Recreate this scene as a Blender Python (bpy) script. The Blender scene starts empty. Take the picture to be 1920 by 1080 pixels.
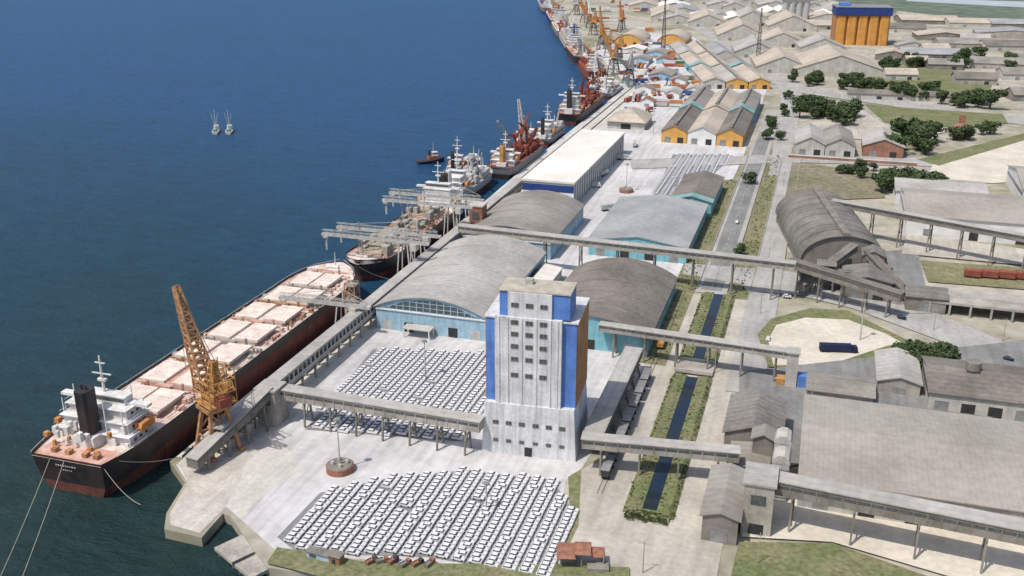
import bpy, math, random
from mathutils import Vector, Matrix
random.seed(7)
R=math.radians; PI=math.pi
SC=bpy.context.scene; COL=SC.collection
F0=1867.; H=160.; PT=R(20.5); YAW=R(17.2)
cp,sp=math.cos(PT),math.sin(PT); cy_,sy_=math.cos(YAW),math.sin(YAW)
def P(px,py,z=0.):
    x=px-960; fw=F0*cp+(540-py)*sp; zc=(540-py)*cp-F0*sp
    t=(H-z)/(-zc); l=x*t; f=fw*t
    return Vector((l*cy_-f*sy_, l*sy_+f*cy_, z))
# ------------------------------------------------------------------ mesh builder
class MB:
    def __init__(s): s.v=[];s.f=[];s.m=[]
    def add(s,vs,fs,m=0):
        o=len(s.v); s.v+= [tuple(a) for a in vs]; s.f+=[tuple(i+o for i in f) for f in fs]; s.m+=[m]*len(fs); return s
    def box(s,x0,x1,y0,y1,z0,z1,m=0):
        return s.add([(x0,y0,z0),(x1,y0,z0),(x1,y1,z0),(x0,y1,z0),(x0,y0,z1),(x1,y0,z1),(x1,y1,z1),(x0,y1,z1)],
              [(0,3,2,1),(4,5,6,7),(0,1,5,4),(1,2,6,5),(2,3,7,6),(3,0,4,7)],m)
    def frus(s,x0,x1,y0,y1,z0,X0,X1,Y0,Y1,z1,m=0):
        return s.add([(x0,y0,z0),(x1,y0,z0),(x1,y1,z0),(x0,y1,z0),(X0,Y0,z1),(X1,Y0,z1),(X1,Y1,z1),(X0,Y1,z1)],
              [(0,3,2,1),(4,5,6,7),(0,1,5,4),(1,2,6,5),(2,3,7,6),(3,0,4,7)],m)
    def bar(s,p,q,w,h=None,m=0):
        p=Vector(p);q=Vector(q);h=h or w;d=(q-p)
        if d.length<1e-6: return s
        d.normalize(); up=Vector((0,0,1)) if abs(d.z)<.95 else Vector((0,1,0))
        a=d.cross(up).normalized()*w/2; b=a.cross(d).normalized()*h/2
        vs=[p-a-b,p+a-b,p+a+b,p-a+b,q-a-b,q+a-b,q+a+b,q-a+b]
        return s.add(vs,[(0,1,2,3),(7,6,5,4),(0,4,5,1),(1,5,6,2),(2,6,7,3),(3,7,4,0)],m)
    def tube(s,p,q,r,r2=None,n=7,m=0):
        p=Vector(p);q=Vector(q);r2=r if r2 is None else r2;d=(q-p).normalized()
        up=Vector((0,0,1)) if abs(d.z)<.95 else Vector((0,1,0)); a=d.cross(up).normalized();b=a.cross(d)
        vs=[p+(a*math.cos(2*PI*i/n)+b*math.sin(2*PI*i/n))*r for i in range(n)]+[q+(a*math.cos(2*PI*i/n)+b*math.sin(2*PI*i/n))*r2 for i in range(n)]
        return s.add(vs,[(i,(i+1)%n,n+(i+1)%n,n+i) for i in range(n)]+[tuple(range(n-1,-1,-1)),tuple(range(n,2*n))],m)
    def extr(s,prof,ax,c0,c1,m=0):
        n=len(prof)
        if ax=='y': vs=[(a,c0,b) for a,b in prof]+[(a,c1,b) for a,b in prof]
        elif ax=='x': vs=[(c0,a,b) for a,b in prof]+[(c1,a,b) for a,b in prof]
        else: vs=[(a,b,c0) for a,b in prof]+[(a,b,c1) for a,b in prof]
        return s.add(vs,[(i,(i+1)%n,n+(i+1)%n,n+i) for i in range(n)]+[tuple(range(n-1,-1,-1)),tuple(range(n,2*n))],m)
    def lattice(s,p,q,w,w2,n,r,m=0):
        p=Vector(p);q=Vector(q);d=(q-p).normalized();up=Vector((0,0,1)) if abs(d.z)<.95 else Vector((0,1,0))
        a=d.cross(up).normalized();b=a.cross(d)
        rings=[]
        for i in range(n+1):
            t=i/n;c=p.lerp(q,t);ww=(w+(w2-w)*t)/2
            rings.append([c+a*ww+b*ww,c-a*ww+b*ww,c-a*ww-b*ww,c+a*ww-b*ww])
        for i in range(n):
            for k in range(4):
                s.bar(rings[i][k],rings[i+1][k],r,r,m); s.bar(rings[i][k],rings[i+1][(k+1)%4],r*.7,r*.7,m)
                s.bar(rings[i+1][k],rings[i+1][(k+1)%4],r*.7,r*.7,m)
        return s
    def build(s,name,mats,parent=None,loc=None,rz=0,smooth=False):
        me=bpy.data.meshes.new(name); me.from_pydata(s.v,[],s.f)
        mats=mats if isinstance(mats,(list,tuple)) else [mats]
        for k in mats: me.materials.append(k)
        if len(mats)>1: me.polygons.foreach_set('material_index',s.m)
        if smooth: me.polygons.foreach_set('use_smooth',[True]*len(s.f))
        me.update(); o=bpy.data.objects.new(name,me); COL.objects.link(o)
        if parent: o.parent=parent
        if loc is not None: o.location=loc
        o.rotation_euler=(0,0,rz); return o
def tag(o,label,cat,group=None,kind=None):
    if label:o['label']=label
    if cat:o['category']=cat
    if group:o['group']=group
    if kind:o['kind']=kind
    return o
def thing(name,label,cat,loc=(0,0,0),rz=0,group=None):
    o=bpy.data.objects.new(name,None); COL.objects.link(o); o.location=loc;o.rotation_euler=(0,0,rz); o.empty_display_size=.1
    return tag(o,label,cat,group)
KIDS={}
def kids(o):
    if o.name not in KIDS: KIDS[o.name]=list(o.children)
    return KIDS[o.name]
def dup(root,loc,rz=0,label=None,group=None,scale=None):
    r=root.copy();COL.objects.link(r);r.location=loc;r.rotation_euler=(0,0,rz)
    if label:r['label']=label
    if group:r['group']=group
    if scale:r.scale=(scale,)*3
    for ch in kids(root):
        c=ch.copy();COL.objects.link(c);c.parent=r
        for g in kids(ch):
            d=g.copy();COL.objects.link(d);d.parent=c
    return r
# ------------------------------------------------------------------ materials
def mat(name,c1,c2=None,scale=.3,rough=.8,spec=.25,fine=.12,bump=0.,band=None,metal=0,contrast=(.35,.65),coord='Object',stain=0.):
    m=bpy.data.materials.new(name);m.use_nodes=True;nt=m.node_tree;N=nt.nodes;Lk=nt.links;b=N['Principled BSDF']
    b.inputs['Roughness'].default_value=rough;b.inputs['Specular IOR Level'].default_value=spec;b.inputs['Metallic'].default_value=metal
    c2=c2 or tuple(x*.72 for x in c1)
    if coord=='World':
        tc=N.new('ShaderNodeNewGeometry');src=tc.outputs['Position']
    else:
        tc=N.new('ShaderNodeTexCoord');src=tc.outputs['Object']
    n1=N.new('ShaderNodeTexNoise');n1.inputs['Scale'].default_value=scale;n1.inputs['Detail'].default_value=7;n1.inputs['Roughness'].default_value=.62
    Lk.new(src,n1.inputs['Vector'])
    rp=N.new('ShaderNodeValToRGB');rp.color_ramp.elements[0].position=contrast[0];rp.color_ramp.elements[1].position=contrast[1]
    rp.color_ramp.elements[0].color=(*c2,1);rp.color_ramp.elements[1].color=(*c1,1);Lk.new(n1.outputs[0],rp.inputs[0])
    out=rp.outputs[0]
    n2=N.new('ShaderNodeTexNoise');n2.inputs['Scale'].default_value=scale*11;n2.inputs['Detail'].default_value=4;Lk.new(src,n2.inputs['Vector'])
    mr=N.new('ShaderNodeMapRange');mr.inputs[1].default_value=.3;mr.inputs[2].default_value=.7;mr.inputs[3].default_value=1-fine;mr.inputs[4].default_value=1+fine*.7
    Lk.new(n2.outputs[0],mr.inputs[0])
    mx=N.new('ShaderNodeVectorMath');mx.operation='SCALE';Lk.new(out,mx.inputs[0]);Lk.new(mr.outputs[0],mx.inputs['Scale']);out=mx.outputs[0]
    if stain:
        mp=N.new('ShaderNodeMapping');mp.inputs['Scale'].default_value=(.35,.03,.03) if coord=='World' else (.9,.9,.05);Lk.new(src,mp.inputs[0])
        n3=N.new('ShaderNodeTexNoise');n3.inputs['Scale'].default_value=1;n3.inputs['Detail'].default_value=5;Lk.new(mp.outputs[0],n3.inputs['Vector'])
        m3=N.new('ShaderNodeMapRange');m3.inputs[1].default_value=.42;m3.inputs[2].default_value=.68;m3.inputs[3].default_value=1;m3.inputs[4].default_value=1-stain;Lk.new(n3.outputs[0],m3.inputs[0])
        v3=N.new('ShaderNodeVectorMath');v3.operation='SCALE';Lk.new(out,v3.inputs[0]);Lk.new(m3.outputs[0],v3.inputs['Scale']);out=v3.outputs[0]
    if band:
        w=N.new('ShaderNodeTexWave');w.wave_type='BANDS';w.bands_direction=band[0];w.inputs['Scale'].default_value=.314/band[1]
        w.inputs['Distortion'].default_value=.0;Lk.new(src,w.inputs['Vector'])
        m2=N.new('ShaderNodeMapRange');m2.inputs[1].default_value=0;m2.inputs[2].default_value=.3;m2.inputs[3].default_value=1-band[2];m2.inputs[4].default_value=1
        Lk.new(w.outputs[1],m2.inputs[0]);vv=N.new('ShaderNodeVectorMath');vv.operation='SCALE';Lk.new(out,vv.inputs[0]);Lk.new(m2.outputs[0],vv.inputs['Scale']);out=vv.outputs[0]
    Lk.new(out,b.inputs['Base Color'])
    if bump:
        bp=N.new('ShaderNodeBump');bp.inputs['Strength'].default_value=bump;bp.inputs['Distance'].default_value=.3;Lk.new(n2.outputs[0],bp.inputs['Height']);Lk.new(bp.outputs[0],b.inputs['Normal'])
    return m
M={}
M['white']=mat('white_paint',(.74,.74,.73),(.55,.55,.54),.15,.6,contrast=(.25,.6))
M['silo_white']=mat('weathered_white_render',(.70,.70,.71),(.50,.50,.51),.12,.8,contrast=(.3,.6),stain=.26)
M['blue']=mat('blue_paint',(.13,.27,.64),(.09,.19,.5),.15,.6,stain=.2)
M['dblue']=mat('dark_blue_paint',(.03,.06,.22),(.02,.04,.15),.3,.6)
M['navy']=mat('navy_black_paint',(.02,.03,.08),(.015,.02,.05),.3,.6)
M['orange']=mat('orange_wall',(.55,.28,.12),(.36,.18,.09),.2,.8,band=('Y',1.4,.3),stain=.2)
M['dorange']=mat('deep_orange_wall',(.66,.32,.08),(.5,.24,.06),.1,.8,stain=.15)
M['yorange']=mat('yellow_orange_wall',(.70,.38,.10),(.50,.28,.09),.2,.7)
M['ysteel']=mat('crane_yellow',(.56,.31,.10),(.34,.17,.07),.5,.7)
M['rsteel']=mat('rusty_crane_steel',(.50,.28,.14),(.26,.13,.07),.5,.8)
M['glass']=mat('dark_window',(.055,.06,.065),(.11,.115,.12),.8,.3,.5)
M['dark']=mat('dark_opening',(.03,.03,.032),(.05,.05,.05),.5,.9)
M['conc']=mat('concrete',(.46,.43,.38),(.29,.265,.23),.12,.9,stain=.2)
M['concd']=mat('stained_concrete',(.27,.25,.22),(.16,.145,.125),.15,.9)
M['concw']=mat('pale_concrete',(.56,.54,.49),(.40,.38,.345),.15,.9,stain=.15)
M['roof']=mat('fibre_cement_roof',(.33,.31,.28),(.21,.19,.165),.04,.9,band=('Y',3.,.12),fine=.12)
M['roofh']=mat('dark_weathered_roof',(.25,.235,.215),(.145,.135,.12),.06,.9,band=('Y',3.,.2),fine=.2)
M['roofx']=mat('flat_grey_brown_roof',(.37,.34,.30),(.27,.245,.215),.03,.9,band=('X',1.5,.06),fine=.10,contrast=(.28,.6),stain=.1)
M['roofl']=mat('pale_sheet_roof',(.45,.43,.40),(.32,.305,.28),.04,.85,band=('Y',3.,.10),fine=.14)
M['roofb']=mat('brown_stained_roof',(.235,.21,.185),(.14,.125,.11),.05,.9,band=('Y',2.5,.16),fine=.18)
M['roofcap']=mat('pale_roof_cap',(.50,.46,.39),(.34,.31,.25),.3,.9)
M['roofbl']=mat('blueish_sheet_roof',(.36,.37,.37),(.26,.265,.27),.04,.85,band=('Y',4.,.12),fine=.12)
M['roofw']=mat('white_sheet_roof',(.80,.77,.71),(.66,.62,.55),.03,.7,band=('Y',6.,.08),fine=.08)
M['rooft']=mat('beige_roof',(.52,.45,.37),(.38,.33,.275),.03,.85,band=('Y',5.,.1),fine=.14)
M['teal']=mat('teal_roof_panel',(.24,.42,.42),(.17,.31,.31),.1,.8,band=('Y',2.,.12))
M['tile']=mat('terracotta_tile',(.36,.18,.12),(.22,.12,.09),.2,.9)
M['turq']=mat('turquoise_paint',(.25,.52,.58),(.17,.38,.44),.25,.7,stain=.2)
M['lturq']=mat('pale_blue_paint',(.38,.55,.65),(.26,.41,.5),.25,.7,stain=.2)
M['hull']=mat('black_hull_paint',(.025,.025,.028),(.07,.05,.045),.12,.5,.4,stain=.3)
M['hullred']=mat('red_brown_antifouling',(.26,.095,.07),(.15,.06,.05),.15,.75,stain=.35)
M['deck']=mat('dusty_ship_deck',(.70,.61,.54),(.52,.35,.29),.16,.85,contrast=(.35,.55),stain=.15)
M['deckred']=mat('reddish_deck',(.48,.22,.16),(.62,.46,.39),.25,.85)
M['hatch']=mat('cream_hatch',(.76,.70,.62),(.60,.48,.42),.2,.8,fine=.18)
M['hatchy']=mat('tan_hatch',(.46,.39,.27),(.28,.245,.19),.15,.8,fine=.25)
M['shipw']=mat('ship_white',(.75,.75,.74),(.55,.53,.5),.3,.5)
M['rust']=mat('rust_red',(.32,.09,.06),(.18,.06,.045),.4,.8)
M['brick']=mat('red_brown_base',(.36,.17,.11),(.22,.10,.07),.6,.9)
M['grey']=mat('grey_steel',(.30,.30,.30),(.18,.18,.18),.4,.6)
M['lgrey']=mat('pale_grey_steel',(.54,.54,.52),(.38,.37,.35),.4,.6,stain=.15)
M['dgrey']=mat('dark_grey_steel',(.09,.09,.09),(.05,.05,.05),.4,.7)
M['car']=mat('car_paint_white',(.70,.70,.71),(.64,.64,.65),.3,.3,.5,fine=.02)
M['tyre']=mat('tyre_rubber',(.02,.02,.02),(.03,.03,.03),2,.9)
M['trunk']=mat('bark',(.12,.085,.055),(.07,.05,.035),1,.95)
M['leafa']=mat('leaf_mid_green',(.085,.12,.045),(.045,.07,.028),.5,.8,fine=.3)
M['leafb']=mat('leaf_dark_green',(.055,.085,.035),(.03,.05,.022),.5,.8,fine=.3)
M['weed']=mat('weed_olive_green',(.10,.12,.045),(.055,.075,.025),.5,.9,fine=.3)
M['rope']=mat('rope',(.45,.42,.36),None,2,.9)
M['cblue']=mat('container_blue',(.06,.13,.34),None,.3,.6);M['cred']=mat('container_red',(.40,.11,.08),None,.3,.6)
M['corange']=mat('container_orange',(.58,.25,.09),None,.3,.6);M['cgreen']=mat('container_green',(.06,.2,.13),None,.3,.6)
def gm(n,c1,c2,s=.03,**k): return mat(n,c1,c2,s,.95,.1,coord='World',**k)
M['ground']=gm('dusty_ground',(.42,.39,.33),(.21,.205,.125),.012,fine=.25,contrast=(.33,.56))
M['yard']=gm('pale_yard_concrete',(.63,.62,.615),(.47,.46,.455),.03,fine=.10,stain=.2)
M['lot']=gm('grey_parking_asphalt',(.27,.27,.275),(.20,.20,.205),.04,fine=.12,stain=.15)
M['apron']=gm('sandy_apron_concrete',(.62,.595,.55),(.48,.455,.41),.05,fine=.12,stain=.15)
M['edge']=gm('worn_quay_corner',(.57,.53,.48),(.44,.40,.355),.08,fine=.15,stain=.15)
M['dirt']=gm('sandy_track',(.52,.485,.42),(.38,.35,.30),.05,fine=.13,stain=.15)
M['sand']=gm('sand_lot',(.64,.59,.50),(.52,.47,.39),.05,fine=.12)
M['asph']=gm('asphalt',(.27,.27,.265),(.20,.20,.195),.05,fine=.12,stain=.2)
M['asphl']=gm('pale_asphalt',(.43,.42,.395),(.33,.32,.30),.05,fine=.12,stain=.15)
M['grass']=gm('rough_grass',(.135,.165,.07),(.22,.205,.12),.07,fine=.35)
M['grassd']=gm('dry_grass',(.25,.23,.14),(.16,.17,.08),.05,fine=.3)
M['field']=gm('brown_field',(.27,.23,.17),(.17,.17,.10),.03,fine=.3)
M['marsh']=gm('far_marsh',(.115,.15,.115),(.16,.19,.14),.003,fine=.3)
M['lagoon']=gm('far_lagoon',(.40,.45,.48),(.33,.38,.42),.002,fine=.1)
M['paint']=mat('road_paint',(.6,.6,.58),(.4,.4,.38),.5,.8)
def water(name,near,far):
    m=bpy.data.materials.new(name);m.use_nodes=True;nt=m.node_tree;N=nt.nodes;Lk=nt.links;b=N['Principled BSDF']
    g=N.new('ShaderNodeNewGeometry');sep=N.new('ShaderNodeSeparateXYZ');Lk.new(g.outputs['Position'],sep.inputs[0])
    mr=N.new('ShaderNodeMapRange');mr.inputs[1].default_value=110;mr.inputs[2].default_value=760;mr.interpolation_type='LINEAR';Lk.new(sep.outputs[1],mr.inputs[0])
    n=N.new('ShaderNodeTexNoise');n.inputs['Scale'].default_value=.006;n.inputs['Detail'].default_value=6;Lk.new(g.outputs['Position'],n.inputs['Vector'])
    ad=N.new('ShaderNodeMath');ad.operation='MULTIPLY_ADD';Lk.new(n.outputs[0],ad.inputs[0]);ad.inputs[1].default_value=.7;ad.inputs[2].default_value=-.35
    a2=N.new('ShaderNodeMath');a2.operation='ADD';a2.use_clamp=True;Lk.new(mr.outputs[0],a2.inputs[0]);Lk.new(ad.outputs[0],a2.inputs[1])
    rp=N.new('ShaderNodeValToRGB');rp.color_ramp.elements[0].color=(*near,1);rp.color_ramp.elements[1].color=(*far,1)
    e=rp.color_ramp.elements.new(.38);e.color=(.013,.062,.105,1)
    Lk.new(a2.outputs[0],rp.inputs[0])
    mp=N.new('ShaderNodeMapping');mp.inputs['Scale'].default_value=(.45,1.,1);mp.inputs['Rotation'].default_value=(0,0,R(-20));Lk.new(g.outputs['Position'],mp.inputs[0])
    w=N.new('ShaderNodeTexNoise');w.inputs['Scale'].default_value=.16;w.inputs['Detail'].default_value=8;w.inputs['Roughness'].default_value=.75;Lk.new(mp.outputs[0],w.inputs['Vector'])
    rr=N.new('ShaderNodeMapRange');rr.inputs[1].default_value=.35;rr.inputs[2].default_value=.65;rr.inputs[3].default_value=.78;rr.inputs[4].default_value=1.25;Lk.new(w.outputs[0],rr.inputs[0])
    vs=N.new('ShaderNodeVectorMath');vs.operation='SCALE';Lk.new(rp.outputs[0],vs.inputs[0]);Lk.new(rr.outputs[0],vs.inputs['Scale']);Lk.new(vs.outputs[0],b.inputs['Base Color'])
    b.inputs['Roughness'].default_value=.35;b.inputs['Specular IOR Level'].default_value=.16
    bp=N.new('ShaderNodeBump');bp.inputs['Strength'].default_value=1.;bp.inputs['Distance'].default_value=5.;Lk.new(w.outputs[0],bp.inputs['Height']);Lk.new(bp.outputs[0],b.inputs['Normal'])
    return m
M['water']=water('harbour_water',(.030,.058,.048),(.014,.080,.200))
M['canal']=mat('canal_water',(.012,.022,.045),(.02,.03,.035),.1,.12,.5)
# ------------------------------------------------------------------ setting
def struct(name,mb,m,**k):
    o=mb.build(name,m,**k);o['kind']='structure';return o
struct('water',MB().add([(-9000,-3000,-3),(9000,-3000,-3),(9000,12000,-3),(-9000,12000,-3)],[(0,1,2,3)]),M['water'])
QX=-183.
def v2(p): return (p.x,p.y)
shore=[v2(P(640,1084)),v2(P(500,1064)),v2(P(432,968)),v2(P(418,962)),v2(P(378,1008)),v2(P(308,992)),v2(P(312,962)),v2(P(347,905)),(QX,229),(QX,1000),v2(P(1150,150)),v2(P(1093,90)),v2(P(1032,5)),(-760,2700),(-1300,4200),(-2500,9000),(8900,9000),(8900,-400),(-30,-400),(-45,120),(-80,180)]
area=sum(shore[i][0]*shore[(i+1)%len(shore)][1]-shore[(i+1)%len(shore)][0]*shore[i][1] for i in range(len(shore)))
if area<0: shore=shore[::-1]
struct('ground',MB().extr(shore,'z',-6,0),M['ground'])
LAY=[0]
def sheet(name,pts,m,z=None,world=False):
    LAY[0]+=1; zz=.02*LAY[0] if z is None else z
    q=[(p[0],p[1],zz) if world else tuple(P(p[0],p[1]).xy)+(zz,) for p in pts]
    a=sum(q[i][0]*q[(i+1)%len(q)][1]-q[(i+1)%len(q)][0]*q[i][1] for i in range(len(q)))
    if a<0:q=q[::-1]
    return struct(name,MB().add(q,[tuple(range(len(q)))]),m)
def rect(name,x0,x1,y0,y1,m): return sheet(name,[(x0,y0),(x1,y0),(x1,y1),(x0,y1)],m,world=True)
LOT1=[(520,1008),(600,925),(740,895),(870,883),(1035,900),(1075,960),(1062,1010),(1035,1085),(800,1045),(560,1038)]
LOT2=[(572,806),(700,656),(920,664),(912,760),(860,828)]
LOT3=[(1225,368),(1262,290),(1375,292),(1340,325),(1275,335),(1262,368)]
sheet('marshland',[(1500,-60),(1570,12),(1700,22),(1800,34),(1925,42),(2400,60),(2300,-100)],M['marsh'])
sheet('lagoon',[(1700,2),(1925,14),(2200,20),(2200,4),(1925,3),(1700,-4)],M['lagoon'])
sheet('yard',[(520,1035),(1085,1085),(1090,880),(1200,700),(1300,500),(1395,290),(1440,160),(1300,70),(1200,60),(1110,90),(1165,148)]+[(1165,170),(1000,300),(600,640),(330,872),(352,905),(430,955)],M['yard'])
rect('quay_apron',QX+.3,-168,232,995,M['apron'])
sheet('quay_apron',[(335,868),(352,905),(318,965),(320,985),(375,1000),(425,950),(455,975),(520,905),(570,880),(520,820),(650,660),(640,640),(450,780)],M['apron'])
sheet('quay_corner',[(338,872),(352,905),(318,965),(320,985),(375,1000),(424,950),(450,900),(470,850),(420,830)],M['edge'])
rect('dirt_road',-54,-13,160,425,M['dirt'])
sheet('dirt_road',[(1060,900),(1110,870),(1400,880),(1330,1085),(1040,1085)],M['dirt'])
sheet('verge',[(1065,895),(1090,880),(1085,985),(1060,1040),(1035,1040),(1070,985)],M['grassd'])
sheet('parking_lot',LOT1,M['lot'])
sheet('parking_lot',LOT2,M['lot'])
sheet('parking_lot',LOT3,M['lot'])
rect('verge',-56,-46,345,640,M['grassd'])
rect('verge',-31,-22,425,720,M['grassd'])
rect('road',-45.5,-31.5,428,905,M['asphl']); rect('road',-43.5,-34,432,800,M['asph'])
rect('road',-22,-9,330,720,M['asphl'])
sheet('road',[(1440,330),(1475,330),(1505,190),(1500,160),(1455,125),(1330,55),(1180,0),(1150,0),(1300,55),(1420,130),(1460,165),(1465,200)],M['asphl'])
sheet('road',[(1280,515),(1285,495),(1480,510),(1620,545),(1760,590),(1925,660),(1925,700),(1740,632),(1600,580),(1470,548)],M['asphl'])
sheet('road',[(1180,300),(1480,290),(1925,300),(1925,318),(1480,305),(1185,318)],M['asphl'])
sheet('road',[(1480,160),(1925,222),(1925,236),(1480,172)],M['asphl'])
sheet('road',[(1600,345),(1925,285),(1925,300),(1640,358)],M['asphl'])
sheet('lawn',[(1620,195),(1700,203),(1880,215),(1890,232),(1800,240),(1660,230)],M['grass'])
sheet('lawn',[(1610,130),(1760,120),(1860,160),(1850,185),(1620,175)],M['grass'])
sheet('sand_field',[(1750,305),(1925,262),(1925,340),(1860,345),(1740,335)],M['sand'])
sheet('lawn',[(1720,300),(1925,250),(1925,263),(1760,312)],M['grass'])
sheet('field',[(1485,305),(1640,325),(1660,372),(1470,380)],M['field'])
sheet('sand_field',[(1600,195),(1490,240),(1500,260),(1700,265),(1790,245),(1660,235)],M['dirt'])
sheet('lawn',[(1725,490),(1925,505),(1925,545),(1740,530)],M['grassd'])
sheet('yard',[(1380,520),(1925,560),(1925,585),(1700,590),(1560,560),(1400,548)],M['asphl'])
sheet('yard',[(1490,480),(1720,470),(1735,540),(1690,575),(1560,548),(1500,520)],M['asph'])
sheet('lawn',[(1420,630),(1445,600),(1520,580),(1590,585),(1700,640),(1790,660),(1800,695),(1600,700),(1440,690)],M['grass'])
sheet('sand_lot',[(1440,640),(1455,612),(1510,598),(1590,602),(1660,628),(1690,645),(1660,652),(1560,685),(1450,688)],M['sand'])
sheet('service_yard',[(1385,700),(1925,640),(1925,770),(1390,900)],M['asph'])
sheet('service_yard',[(1400,900),(1925,960),(1925,1085),(1780,1085),(1560,1020),(1390,1010)],M['sand'])
sheet('lawn',[(1370,1085),(1385,1020),(1560,1022),(1740,1085)],M['grass'])
sheet('lawn',[(520,1030),(700,1060),(1040,1062),(1180,1068),(1180,1095),(640,1095),(500,1060)],M['grass'])
sheet('dirt_road',[(1700,440),(1925,470),(1925,500),(1690,478)],M['dirt'])
lm=MB()
for y in range(436,790,9): lm.box(-38.85,-38.65,y,y+4,.84,.845)
struct('road_marking',lm,M['paint'])
for a,b in (((-45.5),(-45.2)),((-31.8),(-31.5)),((-22.),(-21.7)),((-9.3),(-9.))):
    struct('kerb',MB().box(a,b,432,715,0,.92),M['conc'])
for x in(-180.5,-172.6): struct('crane_rail',MB().box(x-.12,x+.12,232,990,0,.92),M['dgrey'])
for y0,y1 in ((243,338),(352,427)):
    struct('canal',MB().box(-37.2,-32.4,y0+2,y1-1,.1,.87),M['canal'])
    b=MB();pr=[(-42.5,0),(-40.5,1.3),(-39,1.2),(-36.6,.82),(-36.6,0)]
    b.extr(pr,'y',y0,y1);b.extr([(-69.6-x,z) for x,z in pr],'y',y0,y1)
    b.extr([(y0-3,0),(y0-1,1.1),(y0+2.2,.92),(y0+2.2,0)],'x',-41,-28.6)
    struct('canal_bank',b,M['grass'])
t=thing('canal_bridge','low concrete slab bridge crossing the dark drainage canal','bridge',(-34.8,345,0))
MB().box(-7,7,-5.5,5.5,.9,1.5).build('bridge_deck',M['conc'],t)
for s in(-1,1): MB().box(-7,7,s*5.3-.15,s*5.3+.15,1.5,2.4).build('parapet',M['concw'],t)
def weeds(name,zones,n,m,label,s0=.2,s1=.55):
    b=MB()
    for i in range(n):
        x0,x1,y0,y1,zz=random.choice(zones);x=random.uniform(x0,x1);y=random.uniform(y0,y1);s=random.uniform(s0,s1);a=random.uniform(0,PI)
        for k in range(3):
            aa=a+k*PI/3;dx,dy=math.cos(aa)*s*.8,math.sin(aa)*s*.8
            b.add([(x-dx,y-dy,zz),(x+dx,y+dy,zz),(x+dx*1.2,y+dy*1.2,zz+s*random.uniform(.5,1)),(x-dx*.9,y-dy*.9,zz+s*random.uniform(.4,1))],[(0,1,2,3)])
    return tag(b.build(name,m),label,'weeds',kind='stuff')
weeds('canal_weeds',[(-42,-37.3,241,338,.9),(-32.3,-27.5,241,338,.9),(-42,-37.3,352,427,.9),(-32.3,-27.5,352,427,.9),(-41,-29,239,244,.9)],1500,M['weed'],'rough green weeds growing along the canal banks')
weeds('roadside_weeds',[(-55,-47,345,640,.7),(-30,-23,430,720,.7)],700,M['weed'],'patchy weeds on the verge between sheds and road')
# ------------------------------------------------------------------ silo tower
pl=P(902,849);pr_=P(1080,864);ang=R(4.2);W=(pr_-pl).length;c=(pl+pr_)/2
t=thing('grain_silo','tall white stepped grain silo tower with blue wings and orange side walls','silo tower',(c.x,c.y,0),ang)
MB().frus(-W/2,W/2,0,25,0,-W/2+1,W/2-1,.6,24.5,17.5).build('podium',M['silo_white'],t)
b=MB();b.box(-14,14.2,2.6,24,17.5,45.5,0);b.box(-14.4,14.6,2.2,24.4,45.51,46.,1);b.build('wing_block',[M['blue'],M['silo_white']],t)
MB().box(14.22,14.5,3.0,23.8,17.6,45.2).build('orange_side_panel',M['orange'],t)
MB().box(-14.3,-14.02,3.0,23.8,17.6,45.2).build('orange_side_panel',M['orange'],t)
MB().box(-10.9,9.8,1.1,22,17.5,46.6).build('shaft',M['silo_white'],t)
MB().box(-9.6,12.,2.2,13,46.61,54.2).build('head_house',M['blue'],t)
MB().box(-6.9,6.6,1.5,9,46.61,54.5).build('head_house_front',M['silo_white'],t)
MB().box(-9.8,12.2,1.9,13.3,54.51,54.9).build('roof_slab',M['roofcap'],t)
MB().box(-6,1,14,20,46.62,50).build('roof_cabin',M['concw'],t)
MB().box(-3,-.6,8,10,54.91,56.6).build('vent_cabin',M['concw'],t)
for x in (-9.6,-6.8,-2.45,2.05,6.4,8.6):
    MB().box(x-.22,x+.22,.86,1.095,17.6,46.5).build('pilaster',M['silo_white'],t)
def window(x,z,w,h,par,y=.86):
    f=MB();f.box(x-w/2,x+w/2,y-.12,y,z-h/2,z-h/2+.12);f.box(x-w/2,x+w/2,y-.12,y,z+h/2-.12,z+h/2)
    for xx in(-w/2,-.1,w/2-.14): f.box(x+xx,x+xx+.2,y-.12,y,z-h/2+.12,z+h/2-.12)
    o=f.build('window',M['concd'],par)
    MB().box(x-w/2+.02,x+w/2-.02,y-.03,y+.03,z-h/2+.02,z+h/2-.02).build('pane',M['glass'],o)
def zof(py,F=276): 
    fw=F0*cp+(540-py)*sp; zc=(540-py)*cp-F0*sp; return H+F*zc/fw
for py in (577,609,631,654,678,708):
    for x in (-4.7,-.2,4.2): window(x,zof(py),2.3,1.5,t,1.06 if zof(py)<46.6 else 1.46)
for x in (-10.6,-6.4,-2.2,2.2,6.4,10.6):
    window(x,11,1.9,1.4,t,.32)
    window(x,4.8,1.6,1.2,t,.12)
MB().box(-1.2,1.2,-.05,.2,0,3.2).build('door',M['dark'],t)
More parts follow.
